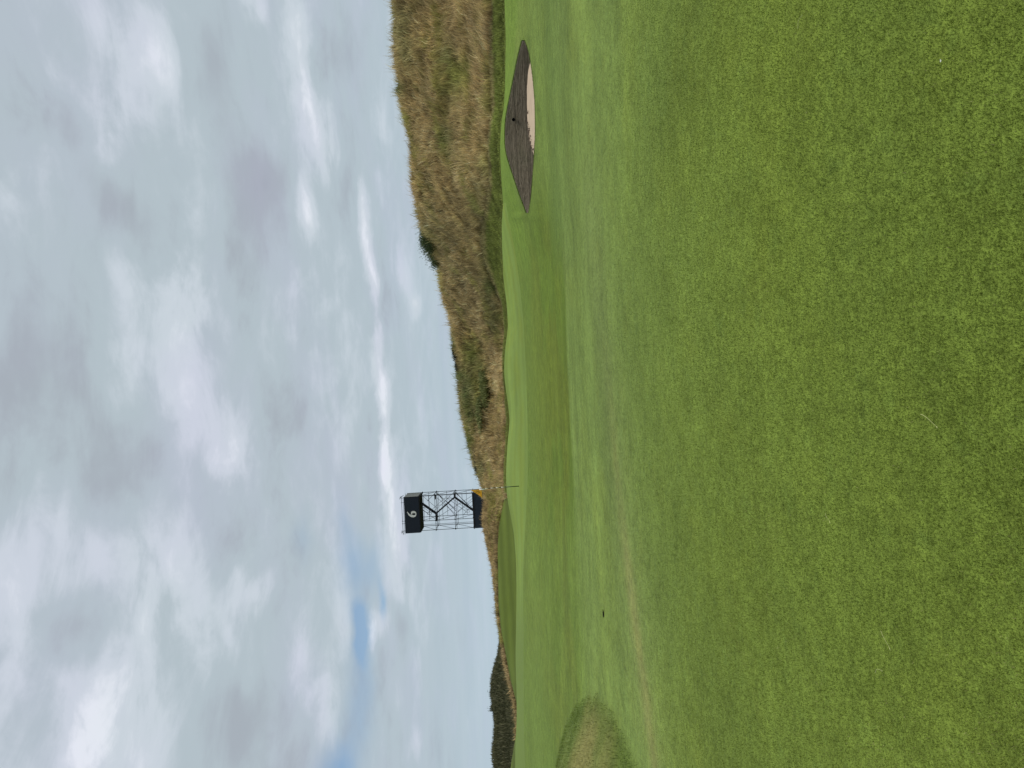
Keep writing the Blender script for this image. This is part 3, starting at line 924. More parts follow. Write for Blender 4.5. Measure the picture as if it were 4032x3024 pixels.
def dune_plants(name, label, P, s, n_extra=0, hmul=1.0, dark=0.0):
    n = len(P)
    x, y = P[:, 0], P[:, 1]
    big_ = fbm(x, y + 2 * P[:, 2], .22, 4, 101); med = fbm(x, y + 2 * P[:, 2], .9, 3, 102); sm = fbm(x, y + 2 * P[:, 2], 3.2, 3, 103)
    u = RNG.uniform(0, 1, n)
    # tussocks: every blade belongs to a clump that shares its tone, lean and height
    ux, uy = x + .25 * (fbm(x, y, 2.0, 2, 130) - .5), y + 1.6 * P[:, 2] + .25 * (fbm(x, y, 2.0, 2, 131) - .5)
    gx, gy = np.floor(ux * 2.6), np.floor(uy * 2.0)
    ck = _hash(gx, gy, 132); ck2 = _hash(gx, gy, 133)
    cr_ = np.hypot(ux * 2.6 - gx - .5, uy * 2.0 - gy - .5)
    c = lerp(STRAW_D, STRAW, np.clip(.05 + 1.1 * (.35 * u + .35 * sm + .35 * ck), 0, 1))
    c = lerp(c, STRAW_L, (u > .86) * .7)
    c = lerp(c, OLIVE, sstep(med * .6 + big_ * .4, .50, .64) * .75)
    c = lerp(c, RUSSET, sstep(fbm(x, y, .5, 3, 104), .58, .72) * .5)
    yg = spot(P, [(1830, 300, 22, 45, .9), (1600, 470, 14, 25, .7), (1870, 1390, 25, 40, .8), (1900, 1440, 20, 30, .6), (1930, 640, 12, 40, .4)])
    c = lerp(c, YGREEN * (.7 + .6 * u)[:, None], yg)
    dg = spot(P, [(1690, 960, 22, 45, .95), (1655, 900, 12, 40, .6), (1590, 350, 16, 20, .85), (1600, 100, 25, 60, .5), (1560, 60, 20, 50, .4), (1620, 200, 25, 60, .45), (1790, 210, 14, 40, .6), (1780, 540, 22, 40, .6),
                  (1850, 1540, 22, 70, .8), (1830, 1480, 16, 30, .8), (1870, 1630, 18, 40, .7), (1900, 1600, 14, 30, .6), (1860, 1770, 10, 70, .75), (1795, 1400, 8, 60, .85),
                  (1900, 780, 20, 60, .35), (1945, 1130, 20, 60, .7), (1960, 1250, 16, 60, .6), (1930, 1010, 18, 60, .55), (1735, 1150, 6, 80, .5), (1905, 1850, 12, 40, .5)])
    c = lerp(c, DGREEN * (.7 + .9 * u)[:, None], np.clip(dg * (.6 + .8 * sm), 0, 1))
    pale = spot(P, [(1700, 850, 16, 60, .8), (1750, 960, 18, 60, .9), (1790, 1060, 18, 60, .9), (1840, 1160, 16, 50, .9), (1900, 1260, 16, 50, .9), (1950, 1370, 10, 60, .8), (1970, 1480, 9, 70, .8),
                    (1920, 250, 20, 150, .45), (1860, 60, 24, 80, .4), (1820, 420, 20, 80, .35)])
    c = lerp(c, STRAW_L * (.75 + .3 * u)[:, None], pale * .55)
    h = (.20 + .30 * RNG.uniform(0, 1, n) ** 1.5) * (.6 + .9 * sm) * hmul
    h *= 1 + .25 * np.clip(dg, 0, 1)
    r = np.hypot(x, y)
    wd = (.018 + .030 * RNG.uniform(0, 1, n) ** 1.5) * (r / 45)
    th = 2 * math.pi * fbm(x, y + P[:, 2], .55, 3, 105) * 1.3
    ln = lean_of(n, .45) + np.stack([np.cos(th) * .35 + .22, np.sin(th) * .35 - .10], 1)
    c = c * (.55 + .95 * RNG.uniform(0, 1, n))[:, None] * (.82 + .5 * ck)[:, None] * (1.15 - .55 * np.clip(cr_, 0, .75))[:, None] * 1.30
    h = h * (.75 + .55 * ck2) * np.where(RNG.uniform(0, 1, n) < .07, 1.55, 1.0)
    ta = 2 * math.pi * ck2
    ln = ln + np.stack([np.cos(ta), np.sin(ta)], 1) * .30
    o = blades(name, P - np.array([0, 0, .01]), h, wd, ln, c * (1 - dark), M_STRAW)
    tag(o, label, 'grass', kind='stuff')


P, s, ci = sample_strip(10, 13, 230000, C_D, C_VR, 1.2)
dune_plants('dune_grass', 'tall straw coloured grass covering the big dune', P, s)
P, s, ci = sample_strip(11, 13, 60000, C_VL, C_D, 0.6)
xp, yp = photo_xy(P)
P = P[yp < 2860 + 60 * RNG.uniform(-1, 1, len(P))]
STRAW = RUSSET * 1.05; STRAW_L = RUSSET * 1.5; STRAW_D = RUSSET * .55
dune_plants('fringe_grass', 'brown tussock grass along the top of the mown bank', P, s, hmul=.72)
STRAW = np.array([.455, .355, .180])

# dark semi-rough between green and dune
P, s, ci = sample_strip(9, 10, 60000, int(np.argmin(np.abs(AZ - deg_of(1940)))), C_VR, 1.0)
n = len(P); u = RNG.uniform(0, 1, n); sm = fbm(P[:, 0], P[:, 1], 1.5, 3, 110)
c = lerp(np.array([.115, .138, .028]), np.array([.26, .29, .075]), np.clip(.5 * u + .6 * sm, 0, 1))
c = lerp(c, STRAW, sstep(s + .25 * (u - .5) + .3 * (sm - .5), .72, 1.0) * .7)
cl = _hash(np.floor(P[:, 0] * 3.1), np.floor(P[:, 1] * 3.1), 140)
c = c * (.6 + .8 * RNG.uniform(0, 1, n))[:, None] * ((.7 + .6 * cl) * (.7 + .6 * fbm(P[:, 0], P[:, 1], .7, 3, 141)))[:, None]
ramp_in = sstep(s + .1 * (u - .5), .05, .45)
o = blades('rough_grass', P, (.03 + .13 * u) * (.4 + sm + .4 * cl) * (.3 + .9 * ramp_in), .018 + .016 * RNG.uniform(0, 1, n), lean_of(n, .6, .1), c, M_BLADE)
tag(o, 'dark green longer grass between the mown turf and the dune', 'grass', kind='stuff')

# tufts over the bunker lip and along the near edge of the sand
for nm, pts_, amt, hh_, lab in (('lip_grass', PL, 9000, .035, 'short turf fringe overhanging the top of the bunker wall'),
                           ('edge_grass', PN, 5000, .022, 'short turf fringe along the near edge of the bunker sand')):
    q = RNG.uniform(0, NB - 1.001, amt); i_ = q.astype(int); f_ = (q - i_)[:, None]
    P = pts_[i_] * (1 - f_) + pts_[i_ + 1] * f_
    rad = P[:, :2] / np.linalg.norm(P[:, :2], axis=1)[:, None]
    sgn = 1 if nm == 'lip_grass' else -1
    P = P.copy(); P[:, :2] += rad * (RNG.uniform(-.01, .10, amt) * sgn)[:, None]; P[:, 2] += .0 if sgn > 0 else -.004
    c = lerp(np.array([.085, .14, .022]), np.array([.16, .22, .05]), RNG.uniform(0, 1, amt))
    tag(tri_blades(nm, P, hh_ * (.4 + RNG.uniform(0, 1, amt)), np.full(amt, .006), lean_of(amt, .6, -rad[:, 0].mean() * .3 * sgn, -.2 * sgn), c, M_BLADE), lab, 'grass', kind='stuff')

# coarser grass on the left mound
n = 130000
x = MC[0] + RNG.uniform(-6.5, 6.5, n); y = MC[1] + RNG.uniform(-8, 8, n)
dm = mound_d(x, y) + (fbm(x, y, .9, 3, 45) - .5) * .12
k_ = (dm + .16 * sstep(y, 15, 21) * RNG.uniform(0, 1, n) < .97) & (np.arctan2(x, y) > math.radians(-33))
x, y = x[k_], y[k_]; n = len(x)
P = np.stack([x, y, ground_z(x, y) - .003], 1)
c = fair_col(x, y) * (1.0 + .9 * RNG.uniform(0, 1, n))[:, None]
c = lerp(c, np.array([.19, .22, .09]), (RNG.uniform(0, 1, n) < .2) * .6)
sm = fbm(x, y, 3.0, 3, 115)
o = tri_blades('mound_grass', P, (.02 + .05 * RNG.uniform(0, 1, n)) * (.4 + 1.1 * sm), np.full(n, .008), lean_of(n, .7), c, M_BLADE)
tag(o, 'coarse dull green and brown grass on the low mound beside the fairway', 'grass', kind='stuff')

# dark scrub on the far hill
P, s, ci = sample_strip(15, 17, 120000, C_VL, int(np.argmin(np.abs(AZ - deg_of(2480)))), 0.0)
n = len(P); u = RNG.uniform(0, 1, n); sm = fbm(P[:, 0], P[:, 1], .5, 4, 120)
c = lerp(np.array([.030, .035, .015]), np.array([.125, .122, .060]), np.clip(.5 * u + .7 * (sm - .1), 0, 1))
c = lerp(c, np.array([.24, .22, .14]), (u > .95) * .5)
P[:, 2] += RNG.uniform(-.1, .45, n) * (.3 + sm)
o = blades('scrub', P, (.25 + .35 * u) * (.5 + sm), .05 + .06 * RNG.uniform(0, 1, n), lean_of(n, .5, .12), c, M_LEAF)
tag(o, 'dark thorny scrub covering the far hill behind the coarse mound', 'scrub', kind='stuff')


# ------------------------------------------------------------------ single shrubs
def tube_bm(bm, a, b, r0, r1=None, seg=6):
    a, b = Vector(a), Vector(b); r1 = r0 if r1 is None else r1
    d = (b - a)
    if d.length < 1e-6: return
    q = d.to_track_quat('Z', 'Y')
    A = [bm.verts.new(a + q @ Vector((r0 * math.cos(2 * math.pi * k / seg), r0 * math.sin(2 * math.pi * k / seg), 0))) for k in range(seg)]
    B = [bm.verts.new(b + q @ Vector((r1 * math.cos(2 * math.pi * k / seg), r1 * math.sin(2 * math.pi * k / seg), 0))) for k in range(seg)]
    for k in range(seg): bm.faces.new((A[k], A[(k + 1) % seg], B[(k + 1) % seg], B[k]))
    bm.faces.new(A[::-1]); bm.faces.new(B)


def bm_obj(name, bm, mat, parent=None, smooth=False):
    me = bpy.data.meshes.new(name)
    bmesh.ops.recalc_face_normals(bm, faces=bm.faces)
    bm.to_mesh(me); bm.free()
    if smooth: me.polygons.foreach_set('use_smooth', np.ones(len(me.polygons), bool))
    return link(name, me, mat, parent)


M_TWIG = mat_plain('twig_bark', (.07, .055, .04), .9, .3)


def shrub(name, label, px, py, r, wx, hz, n, base, lite, wy=None, seed=0, leaf=.05):
    rs = np.random.default_rng(seed)
    g = at(px, py, r)
    c_ = np.array([math.atan2(g[0], g[1])]); gz = ground_z(np.array([g[0]]), np.array([g[1]]))[0]
    z0 = min(gz, g[2])
    root = empty(name, (float(g[0]), float(g[1]), float(z0)))
    tag(root, label, 'bush', 'shrubs on the dune and far hill')
    bm = bmesh.new()
    tips = []
    wy = wy or wx * .7
    for i in range(14):
        a = rs.uniform(0, 6.28); e = rs.uniform(.15, 1)
        t = Vector((math.cos(a) * wx * .8 * e, math.sin(a) * wy * .8 * e, hz * rs.uniform(.55, .95) * (1 - .3 * e)))
        m = t * .5 + Vector((0, 0, hz * .12))
        tube_bm(bm, (0, 0, -.1), m, .03, .018, 5); tube_bm(bm, m, t, .018, .006, 5)
        tips.append(np.array(t))
    bm_obj('stem', bm, M_TWIG, root)
    tips = np.array(tips)
    ctr = tips[rs.integers(0, len(tips), n)] * rs.uniform(.35, 1.05, (n, 1))
    P = ctr + rs.normal(0, 1, (n, 3)) * np.array([wx * .26, wy * .26, hz * .13]); P[:, 2] = np.abs(P[:, 2])
    h = rs.uniform(.6, 1.5, n) * leaf * 1.8; u = rs.uniform(0, 1, n)
    col = lerp(np.array(base), np.array(lite), u ** 1.4)
    le = lean_of(n, .7)
    blades('foliage', P, h, np.full(n, leaf * .6), le, col, M_LEAF, parent=root)


D1, L1 = (.040, .060, .022), (.14, .18, .075)
shrub('shrub', 'widest dark green shrub on the dune crest, sloping down beside the bare straw ridge', 1712, 945, 49.5, 1.3, 1.0, 7000, D1, L1, seed=1)
shrub('shrub', 'dark green shrub just below the widest one, lower on the same dune crest', 1738, 1000, 51.5, .9, .85, 4500, D1, L1, seed=2)
shrub('shrub', 'round dark green shrub alone in straw grass under the highest part of the skyline', 1612, 352, 43.6, .5, .6, 2600, D1, (.06, .11, .03), seed=3)
shrub('shrub', 'small spiky dark shrub on the skyline where the dune begins to drop toward the tower', 1796, 1375, 59.5, .9, .5, 2600, (.02, .028, .015), (.06, .07, .04), seed=4)
shrub('shrub', 'low dark grey shrub on the skyline between the spiky one and the grey patch', 1803, 1440, 60.5, .7, .45, 2200, (.02, .028, .016), (.07, .08, .05), seed=5)
shrub('shrub', 'large grey-green bush filling the hollow of the dune above the pale path', 1885, 1525, 56.5, 2.0, .7, 5000, (.10, .12, .035), (.30, .32, .12), seed=6, leaf=.10)
shrub('shrub', 'smaller grey-green bush between the largest one and the tower', 1890, 1630, 56.8, 1.2, .5, 2600, (.10, .12, .035), (.28, .30, .12), seed=7, leaf=.10)
shrub('shrub', 'long low dark bush along the falling skyline close to the flag', 1880, 1790, 61.5, 1.6, .35, 5000, (.06, .07, .04), (.20, .20, .12), seed=8)
shrub('sapling', 'taller feathery shrub standing out of the scrub on the far hill skyline', 1958, 2791, 109.0, .55, 1.1, 700, (.06, .07, .04), (.18, .18, .11), seed=9, leaf=.09)
shrub('shrub', 'spiky dark bush on the end of the far hill nearest the tower', 1970, 2632, 111.0, .7, .9, 2200, (.06, .065, .035), (.17, .17, .10), seed=10, leaf=.08)


# ------------------------------------------------------------------ flag on the green
M_POLE_D = mat_plain('pole_black', (.010, .012, .008), .4, .1)
M_POLE_W = mat_plain('pole_cream', (.62, .58, .46), .4, .08)
M_POLE_G = mat_plain('pole_dark_green', (.022, .045, .010), .45, .1)
fb = at(2041, 1914, 35.0); ftop = at(1850, 1928.5, 35.0)
gz = ground_z(np.array([fb[0]]), np.array([fb[1]]))[0]
flagpin = empty('golf_flag', tuple(fb))
tag(flagpin, 'yellow flag on a thin black and cream striped pin in the putting green', 'flag')
ax_ = Vector(ftop - fb)


def on_pole(x): return Vector((0, 0, 0)) + ax_ * ((2041 - x) / (2041 - 1850))


segs = [(2041, 1986, M_POLE_G), (1986, 1973, M_POLE_W), (1973, 1964, M_POLE_D), (1964, 1952, M_POLE_W), (1952, 1943.5, M_POLE_D), (1943.5, 1931.5, M_POLE_W),
        (1931.5, 1922, M_POLE_D), (1922, 1910, M_POLE_W), (1910, 1849, M_POLE_D)]
for (x0, x1, m_) in segs:
    bm = bmesh.new()
    a, b = on_pole(x0), on_pole(x1)
    if x0 == 2041: a = a - Vector((0, 0, max(.0, fb[2] - gz) + .1))
    rr_ = .021 if m_ is M_POLE_W else .019
    if x1 == 1849: rr_ = .010
    tube_bm(bm, a, b, rr_, None, 10)
    o = bm_obj('pole_section', bm, m_, flagpin, True)
fl = at(2000, 1914, 35.0) - at(2000, 1950, 35.0)
right = Vector(fl).normalized(); left = -right
tow = Vector((-fb[0], -fb[1], 0)).normalized()
PXM = 35.0 / F_PX
bm = bmesh.new()
tube_bm(bm, on_pole(1912) + left * .028 + tow * .02, on_pole(1887) + left * .022 + tow * .02, .024, .028, 10)
bm_obj('sleeve', bm, mat_plain('white_sleeve', (.78, .78, .76), .5, .05), flagpin, True)

m_flag, t_, b_, n_ = new_mat('yellow_flag_cloth')
tco = t_.nodes.new('ShaderNodeTexCoord').outputs['Object']
cc = n_.mix(n_.ramp(n_.noise(tco, 9.0, 4, .6), .3, .7), C4(.88, .52, .05), C4(.95, .66, .14))
t_.links.new(cc, b_.inputs['Base Color']); b_.inputs['Roughness'].default_value = .7
trn = t_.nodes.new('ShaderNodeBsdfTranslucent'); t_.links.new(cc, trn.inputs[0])
mx = t_.nodes.new('ShaderNodeMixShader'); mx.inputs[0].default_value = .5
t_.links.new(b_.outputs[0], mx.inputs[1]); t_.links.new(trn.outputs[0], mx.inputs[2]); t_.links.new(mx.outputs[0], t_.nodes['Material Output'].inputs[0])


def flag_pt(u, v, off=0.0):
    """u: out from the pole 0..1, v: down 0..1 of the drooping cloth (photograph offsets in pixels)"""
    top = (1852 + 46 * u ** .9, 34 * u)                        # the falling upper edge
    bot = (1897.5 + 1.5 * u, 34 * u)
    xx = top[0] * (1 - v) + bot[0] * v
    p = on_pole(xx) + left * (top[1] * PXM + .014 * (1 - u))
    p = p + tow * (.045 * math.sin(u * 9 + v * 2.5) * (.3 + u) + .02 + off)
    return p


bm = bmesh.new()
NU, NV = 20, 12
g = [[bm.verts.new(flag_pt(i / NU, j / NV)) for j in range(NV + 1)] for i in range(NU + 1)]
for i in range(NU):
    for j in range(NV): bm.faces.new((g[i][j], g[i + 1][j], g[i + 1][j + 1], g[i][j + 1]))
bmesh.ops.solidify(bm, geom=bm.faces[:], thickness=.004)
bm_obj('flag_cloth', bm, m_flag, flagpin, True)
# dark hem along the lower edge and printed dark ring
bm = bmesh.new()
for i in range(NU): tube_bm(bm, flag_pt(i / NU, 1.0, .004), flag_pt((i + 1) / NU, 1.0, .004), .008, None, 6)
bm_obj('hem', bm, mat_plain('dark_hem', (.03, .018, .008), .7, .1), flagpin)
bm = bmesh.new()
arc = []
for k in range(19):
    t = math.radians(-95 + 175 * k / 18)
    X, Y = 1878 + 8.6 * math.sin(t + math.pi / 2) , 12.5 + 0
    arc.append((1876 + 10.5 * math.cos(math.radians(120 - 150 * k / 18)), 16.5 - 9.0 * math.sin(math.radians(150 - 150 * k / 18 + 10))))
for (x0, l0), (x1, l1) in zip(arc[:-1], arc[1:]):
    def q_(xx, ll):
        u = max(min(ll / 34, 1), 0)
        p = on_pole(xx) + left * (ll * PXM + .014 * (1 - u)); tp = 1852 + 46 * u ** .9
        v = (xx - tp) / max(1897.5 - tp, .1)
        return p + tow * (.045 * math.sin(u * 9 + v * 2.5) * (.3 + u) + .045)
    tube_bm(bm, q_(x0, l0), q_(x1, l1), .0085, None, 6)
bm_obj('printed_ring', bm, mat_plain('ring_print', (.03, .022, .010), .7, .1), flagpin)

# ------------------------------------------------------------------ scaffold tower with number board
TR = 80.0
pl = at(1868, 2077, TR); pr = at(1868, 1939, TR)
W_ = float(np.hypot(*(pr - pl)[:2])); D_ = 2.8
yaw = math.atan2(pr[1] - pl[1], pr[0] - pl[0]) + math.radians(-11.0)
yaw = math.radians(1.0)
TZ0 = 1.2
tower = empty('scaffold_tower', (float(pl[0]), float(pl[1]), TZ0), yaw)
tag(tower, 'tall black scaffold tower carrying a navy number 6 board behind the dune', 'tower')
M_TUBE = mat_plain('scaffold_tube', (.045, .050, .058), .45, .25, 3, .6)
M_TUBE_D = mat_plain('scaffold_dark', (.012, .014, .020), .5, .2, 3, .2)
M_NAVY = mat_plain('navy_panel', (.006, .011, .022), .45, .15, 2, 0, .3)
M_NAVY2 = mat_plain('navy_scrim', (.016, .026, .040), .6, .35, 1.2, 0, .25)
M_GREY = mat_plain('grey_side_panel', (.13, .14, .135), .7, .2, 1.5)
M_BLK = mat_plain('black_soffit', (.004, .004, .006), .7, .2)
M_WHT = mat_plain('white_vinyl', (.78, .78, .75), .5, .03)
M_ALU = mat_plain('grey_aluminium', (.28, .30, .30), .4, .1, 4, .5)


def z_of(V): return (1983.0 - V) * TR / F_PX + 1.6 - TZ0


def tube(name, a, b, r, m=M_TUBE, seg=6):
    bm = bmesh.new(); tube_bm(bm, a, b, r, None, seg)
    return bm_obj(name, bm, m, tower)


def box(name, x0, x1, y0, y1, z0, z1, m, parent=tower, bev=.0):
    bm = bmesh.new()
    bmesh.ops.create_cube(bm, size=1.0, matrix=Matrix.Translation(((x0 + x1) / 2, (y0 + y1) / 2, (z0 + z1) / 2)) @ Matrix.Diagonal((x1 - x0, y1 - y0, z1 - z0, 1)))
    if bev: bmesh.ops.bevel(bm, geom=bm.edges[:], offset=bev, segments=1, affect='EDGES')
    return bm_obj(name, bm, m, parent)


ZB, ZT = z_of(1659), z_of(1602)                 # number box
L2, L1z, LB = z_of(1720), z_of(1795), z_of(1866)
XM = .98
# uprights
for yy in (0.0, D_):
    for xx in (0.0, XM, W_):
        tube('upright', (xx, yy, 0), (xx, yy, ZB + .02), .028)
for xx in (.35, W_ - .25):
    tube('upright', (xx, D_ * .55, LB), (xx, D_ * .55, ZB), .02)
# levels
for zz in (L2, L1z, LB + .02):
    for yy in (0.0, D_):
        tube('ledger', (-.12, yy, zz), (W_ + .12, yy, zz), .026)
        tube('ledger', (-.05, yy, zz - .16), (W_ + .05, yy, zz - .16), .020)
    for xx in (0.0, XM, W_): tube('transom', (xx, -.12, zz + .05), (xx, D_ + .12, zz + .05), .024)
for V in (1677, 1697, 1749, 1826): tube('guard_rail', (XM, 0.0, z_of(V)), (W_, 0.0, z_of(V)), .020)
for V in (1688, 1760, 1838): tube('guard_rail', (XM, D_, z_of(V)), (W_, D_, z_of(V)), .018)
# braces in the narrow bay and the sides
for (za, zb_) in ((LB, L1z), (L1z, L2), (L2, ZB)):
    tube('side_brace', (0, 0, za + .05), (0, D_, zb_ - .05), .02)
    tube('side_brace', (W_, 0, zb_ - .05), (W_, D_, za + .05), .02)
    tube('side_brace', (XM, D_, za + .05), (XM, 0, zb_ - .05), .02)
for (xa, V0, xb, V1, yy, rr_) in ((W_ - .05, 1719, 1.45, 1793, D_, .028), (W_ + .0, 1716, 1.75, 1793, D_ * .8, .024), (W_ - .1, 1794, 1.2, 1866, D_, .028), (W_, 1790, 1.55, 1866, D_ * .8, .024),
                                 (2.65, 1680, W_ - .05, 1717, D_, .024), (2.9, 1866, 1.35, 1795, D_ * .6, .02), (3.25, 1866, 1.1, 1720, D_ * .3, .018), (2.35, 1866, 1.3, 1826, .6, .02),
                                 (1.1, 1719, 2.3, 1670, D_, .022), (1.1, 1793, W_ - .3, 1735, D_ * .5, .02), (1.05, 1795, 3.0, 1722, D_ * .9, .02), (1.3, 1800, 2.5, 1866, D_, .02), (2.2, 1735, W_ - .05, 1793, D_ * .95, .02), (XM, 1722, 2.2, 1668, .3, .018), (2.0, 1722, 3.4, 1668, D_ * .6, .018)):
    tube('diagonal_brace', (xa, yy, z_of(V0)), (xb, yy, z_of(V1)), rr_)


# stairs: two stringers, treads and a handrail per flight
def flight(xa, za, xb, zb_, y0, y1, thick, mat):
    st = bmesh.new(); n = 9
    d = Vector((xb - xa, 0, zb_ - za)).normalized(); up = Vector((-d.z, 0, d.x))
    if up.z < 0: up = -up
    bmo = bmesh.new()
    for yy in (y0, y1 - .04):
        vs = []
        for (px_, pz_) in ((xa, za), (xb, zb_)):
            for s_ in (-1, 1):
                for w_ in (0, .04): vs.append(bmo.verts.new(Vector((px_, yy + w_, pz_)) + up * (thick / 2 * s_)))
        a0, a1, a2, a3, b0, b1, b2, b3 = vs
        for f in ((a0, a1, a3, a2), (b0, b2, b3, b1), (a0, b0, b1, a1), (a2, a3, b3, b2), (a0, a2, b2, b0), (a1, b1, b3, a3)): bmo.faces.new(f)
    root = bm_obj('stair_flight', bmo, mat, tower)
    for k in range(n):
        t = (k + .5) / n
        cx, cz = xa + (xb - xa) * t, za + (zb_ - za) * t
        bm = bmesh.new()
        bmesh.ops.create_cube(bm, size=1.0, matrix=Matrix.Translation((cx, (y0 + y1) / 2, cz)) @ Matrix.Diagonal((.2, y1 - y0 - .1, .03, 1)))
        bm_obj('tread', bm, mat, root)
    bm = bmesh.new()
    h = Vector((0, 0, .95)); A = Vector((xa, y1, za)); B = Vector((xb, y1, zb_))
    tube_bm(bm, A + h, B + h, .02); tube_bm(bm, A + h * .55, B + h * .55, .016)
    for t in (.08, .5, .92): tube_bm(bm, A.lerp(B, t), A.lerp(B, t) + h, .018)
    e = (B - A).normalized() * .25; e.z = 0
    tube_bm(bm, A + h, A + h - e * .8, .02); tube_bm(bm, A + h - e * .8, A + h * .55 - e * .8, .02); tube_bm(bm, A + h * .55 - e * .8, A + h * .55, .02)
    tube_bm(bm, B + h, B + h + e * .8, .02); tube_bm(bm, B + h + e * .8, B + h * .55 + e * .8, .02); tube_bm(bm, B + h * .55 + e * .8, B + h * .55, .02)
    bm_obj('handrail', bm, M_ALU, root)


flight(1.62, LB - .1, W_ - .42, L1z - .03, .25, .95, .12, M_TUBE_D)
flight(W_ - .42, L1z - .03, 1.62, L2 - .03, .25, .95, .11, M_TUBE_D)
flight(1.62, L2 - .03, 2.9, ZB - .05, .25, .95, .14, M_TUBE_D)
box('landing', W_ - .45, W_ + .02, .2, 1.0, L1z - .10, L1z, M_TUBE_D)
box('landing', .85, 1.66, .2, 1.0, L2 - .12, L2, M_TUBE_D)
box('landing', W_ - .5, W_ - .05, .2, 1.0, L2 - .07, L2, M_TUBE_D)
# joints
for zz in (L2, L1z):
    for xx in (0.0, XM, W_):
        for yy in (0, D_): box('coupler', xx - .055, xx + .055, yy - .06, yy + .06, zz - .07, zz + .07, M_TUBE_D)

# number box
X0b, X1b = -.16, W_ - .02
box('front_panel', X0b, X1b, -.28, -.22, ZB, ZT, M_NAVY, bev=.008)
box('side_panel', X1b - .05, X1b, -.217, D_ + .05, ZB + .06, ZT - .02, M_GREY)
box('side_panel', X0b, X0b + .05, -.217, D_ + .05, ZB, ZT - .02, M_NAVY)
box('corner_post', X1b - .02, X1b + .03, D_ + .053, D_ + .15, ZB - .02, ZT, M_BLK)
box('corner_post', X1b - .03, X1b + .02, -.30, -.283, ZB, ZT + .01, M_BLK)
box('back_panel', X0b, X1b - .06, D_ - .0, D_ + .05, ZB, ZT - .02, M_NAVY)
box('soffit', X0b + .02, X1b + .01, -.27, D_ + .1, ZB - .09, ZB - .004, M_BLK)
box('lower_trim', W_ - .12, W_ + .08, -.3, D_ + .12, ZB - .16, ZB - .094, M_BLK)
box('highlight_bar', X0b + 1.45, X0b + 2.9, -.305, -.283, ZT - .085, ZT - .045, mat_plain('pale_bar', (.10, .11, .12), .4, .1))  # slim pale bar added to stand for a small highlight on the front panel

# numeral: outline from the photograph, in pixels of the board, counter cut out
out_ = [(395, 880), (408, 918), (425, 955), (448, 990), (480, 1018), (515, 1035), (560, 1043), (605, 1036), (638, 1015), (657, 980), (664, 942), (658, 905), (640, 877), (612, 862), (580, 859),
        (548, 864), (522, 880), (507, 905), (507, 932), (518, 955), (528, 974), (500, 968), (470, 950), (445, 925), (425, 898), (410, 880)]
inn_ = [(588 + 53 * math.cos(t), 949 + 31 * math.sin(t)) for t in [2 * math.pi * k / 22 for k in range(22)]]
cu = bpy.data.curves.new('numeral', 'CURVE'); cu.dimensions = '2D'; cu.fill_mode = 'BOTH'; cu.extrude = .008
SC = TR / F_PX / 7.54


def up_xz(zx, zy):                                # zoomed pixel -> board coordinates (right, up)
    V = 1560 + zx / 7.54; U = 3024 - (1900 + zy / 7.54)
    return (U - (933 + .055 * (V - 1667))) * TR / F_PX, z_of(V + .055 * (U - 1000) * 0)


for pts_ in (out_, inn_):
    sp = cu.splines.new('POLY'); sp.points.add(len(pts_) - 1); sp.use_cyclic_u = True
    for i, (a, b) in enumerate(pts_):
        X, Z = up_xz(a, b); sp.points[i].co = (X, Z, 0, 1)
tmp = bpy.data.objects.new('tmp_numeral', cu); COL.objects.link(tmp)
dg = bpy.context.evaluated_depsgraph_get()
me = bpy.data.meshes.new_from_object(tmp.evaluated_get(dg)); me.name = 'numeral'
bpy.data.objects.remove(tmp)
num = link('numeral', me, M_WHT, tower)
me.materials.clear(); me.materials.append(M_WHT)
num.rotation_euler = (math.pi / 2, 0, 0); num.location = (0, -.292, 0)

# rails above the box
ZR = ZT + .24
tube('top_rail', (-.3, -.2, ZR), (W_ + .1, -.2, ZR), .024)
tube('top_rail', (-.1, -.15, ZT + .08), (W_ - .1, -.15, ZT + .08), .018)
tube('top_rail', (0, D_, ZR - .05), (W_, D_, ZR - .05), .02)
for xx, hh_ in ((0.0, .36), (.85, .30), (1.12, .32), (3.05, .32), (W_ - .1, .38)):
    tube('rail_post', (xx, -.2, ZT), (xx, -.2, ZT + hh_), .02)
for xx in (0.0, W_ - .1):
    s_ = -1 if xx == 0 else 1
    tube('outrigger', (xx - .02, -.2, ZT + .40), (xx + .26 * s_, -.2, ZT + .02), .016)
    tube('outrigger', (xx - .18, -.2, ZT + .40), (xx + .20, -.2, ZT + .34), .016)
    tube('outrigger', (xx, -.2, ZT + .45), (xx + .1 * s_, D_ * .5, ZT + .2), .016)
for xx in (.3, 1.8, 3.3): tube('rail_post', (xx, D_, ZT - .3), (xx, D_, ZT + .25), .018)

# wrap round the foot of the tower
box('base_panel', -.06, W_ * .5 + .05, -.16, -.13, 0, LB - .02, M_NAVY2)
box('base_panel', W_ * .5 - .05, W_ + .02, -.125, -.10, 0, LB - .02, M_NAVY2)
box('base_side_panel', W_ - .03, W_ + .02, -.097, D_ + .1, 0, LB - .05, M_NAVY)
box('base_side_panel', -.06, -.01, -.097, D_ + .1, 0, LB - .05, M_NAVY)
box('base_trim', -.10, W_ + .06, -.20, -.163, LB - .10, LB, M_BLK)


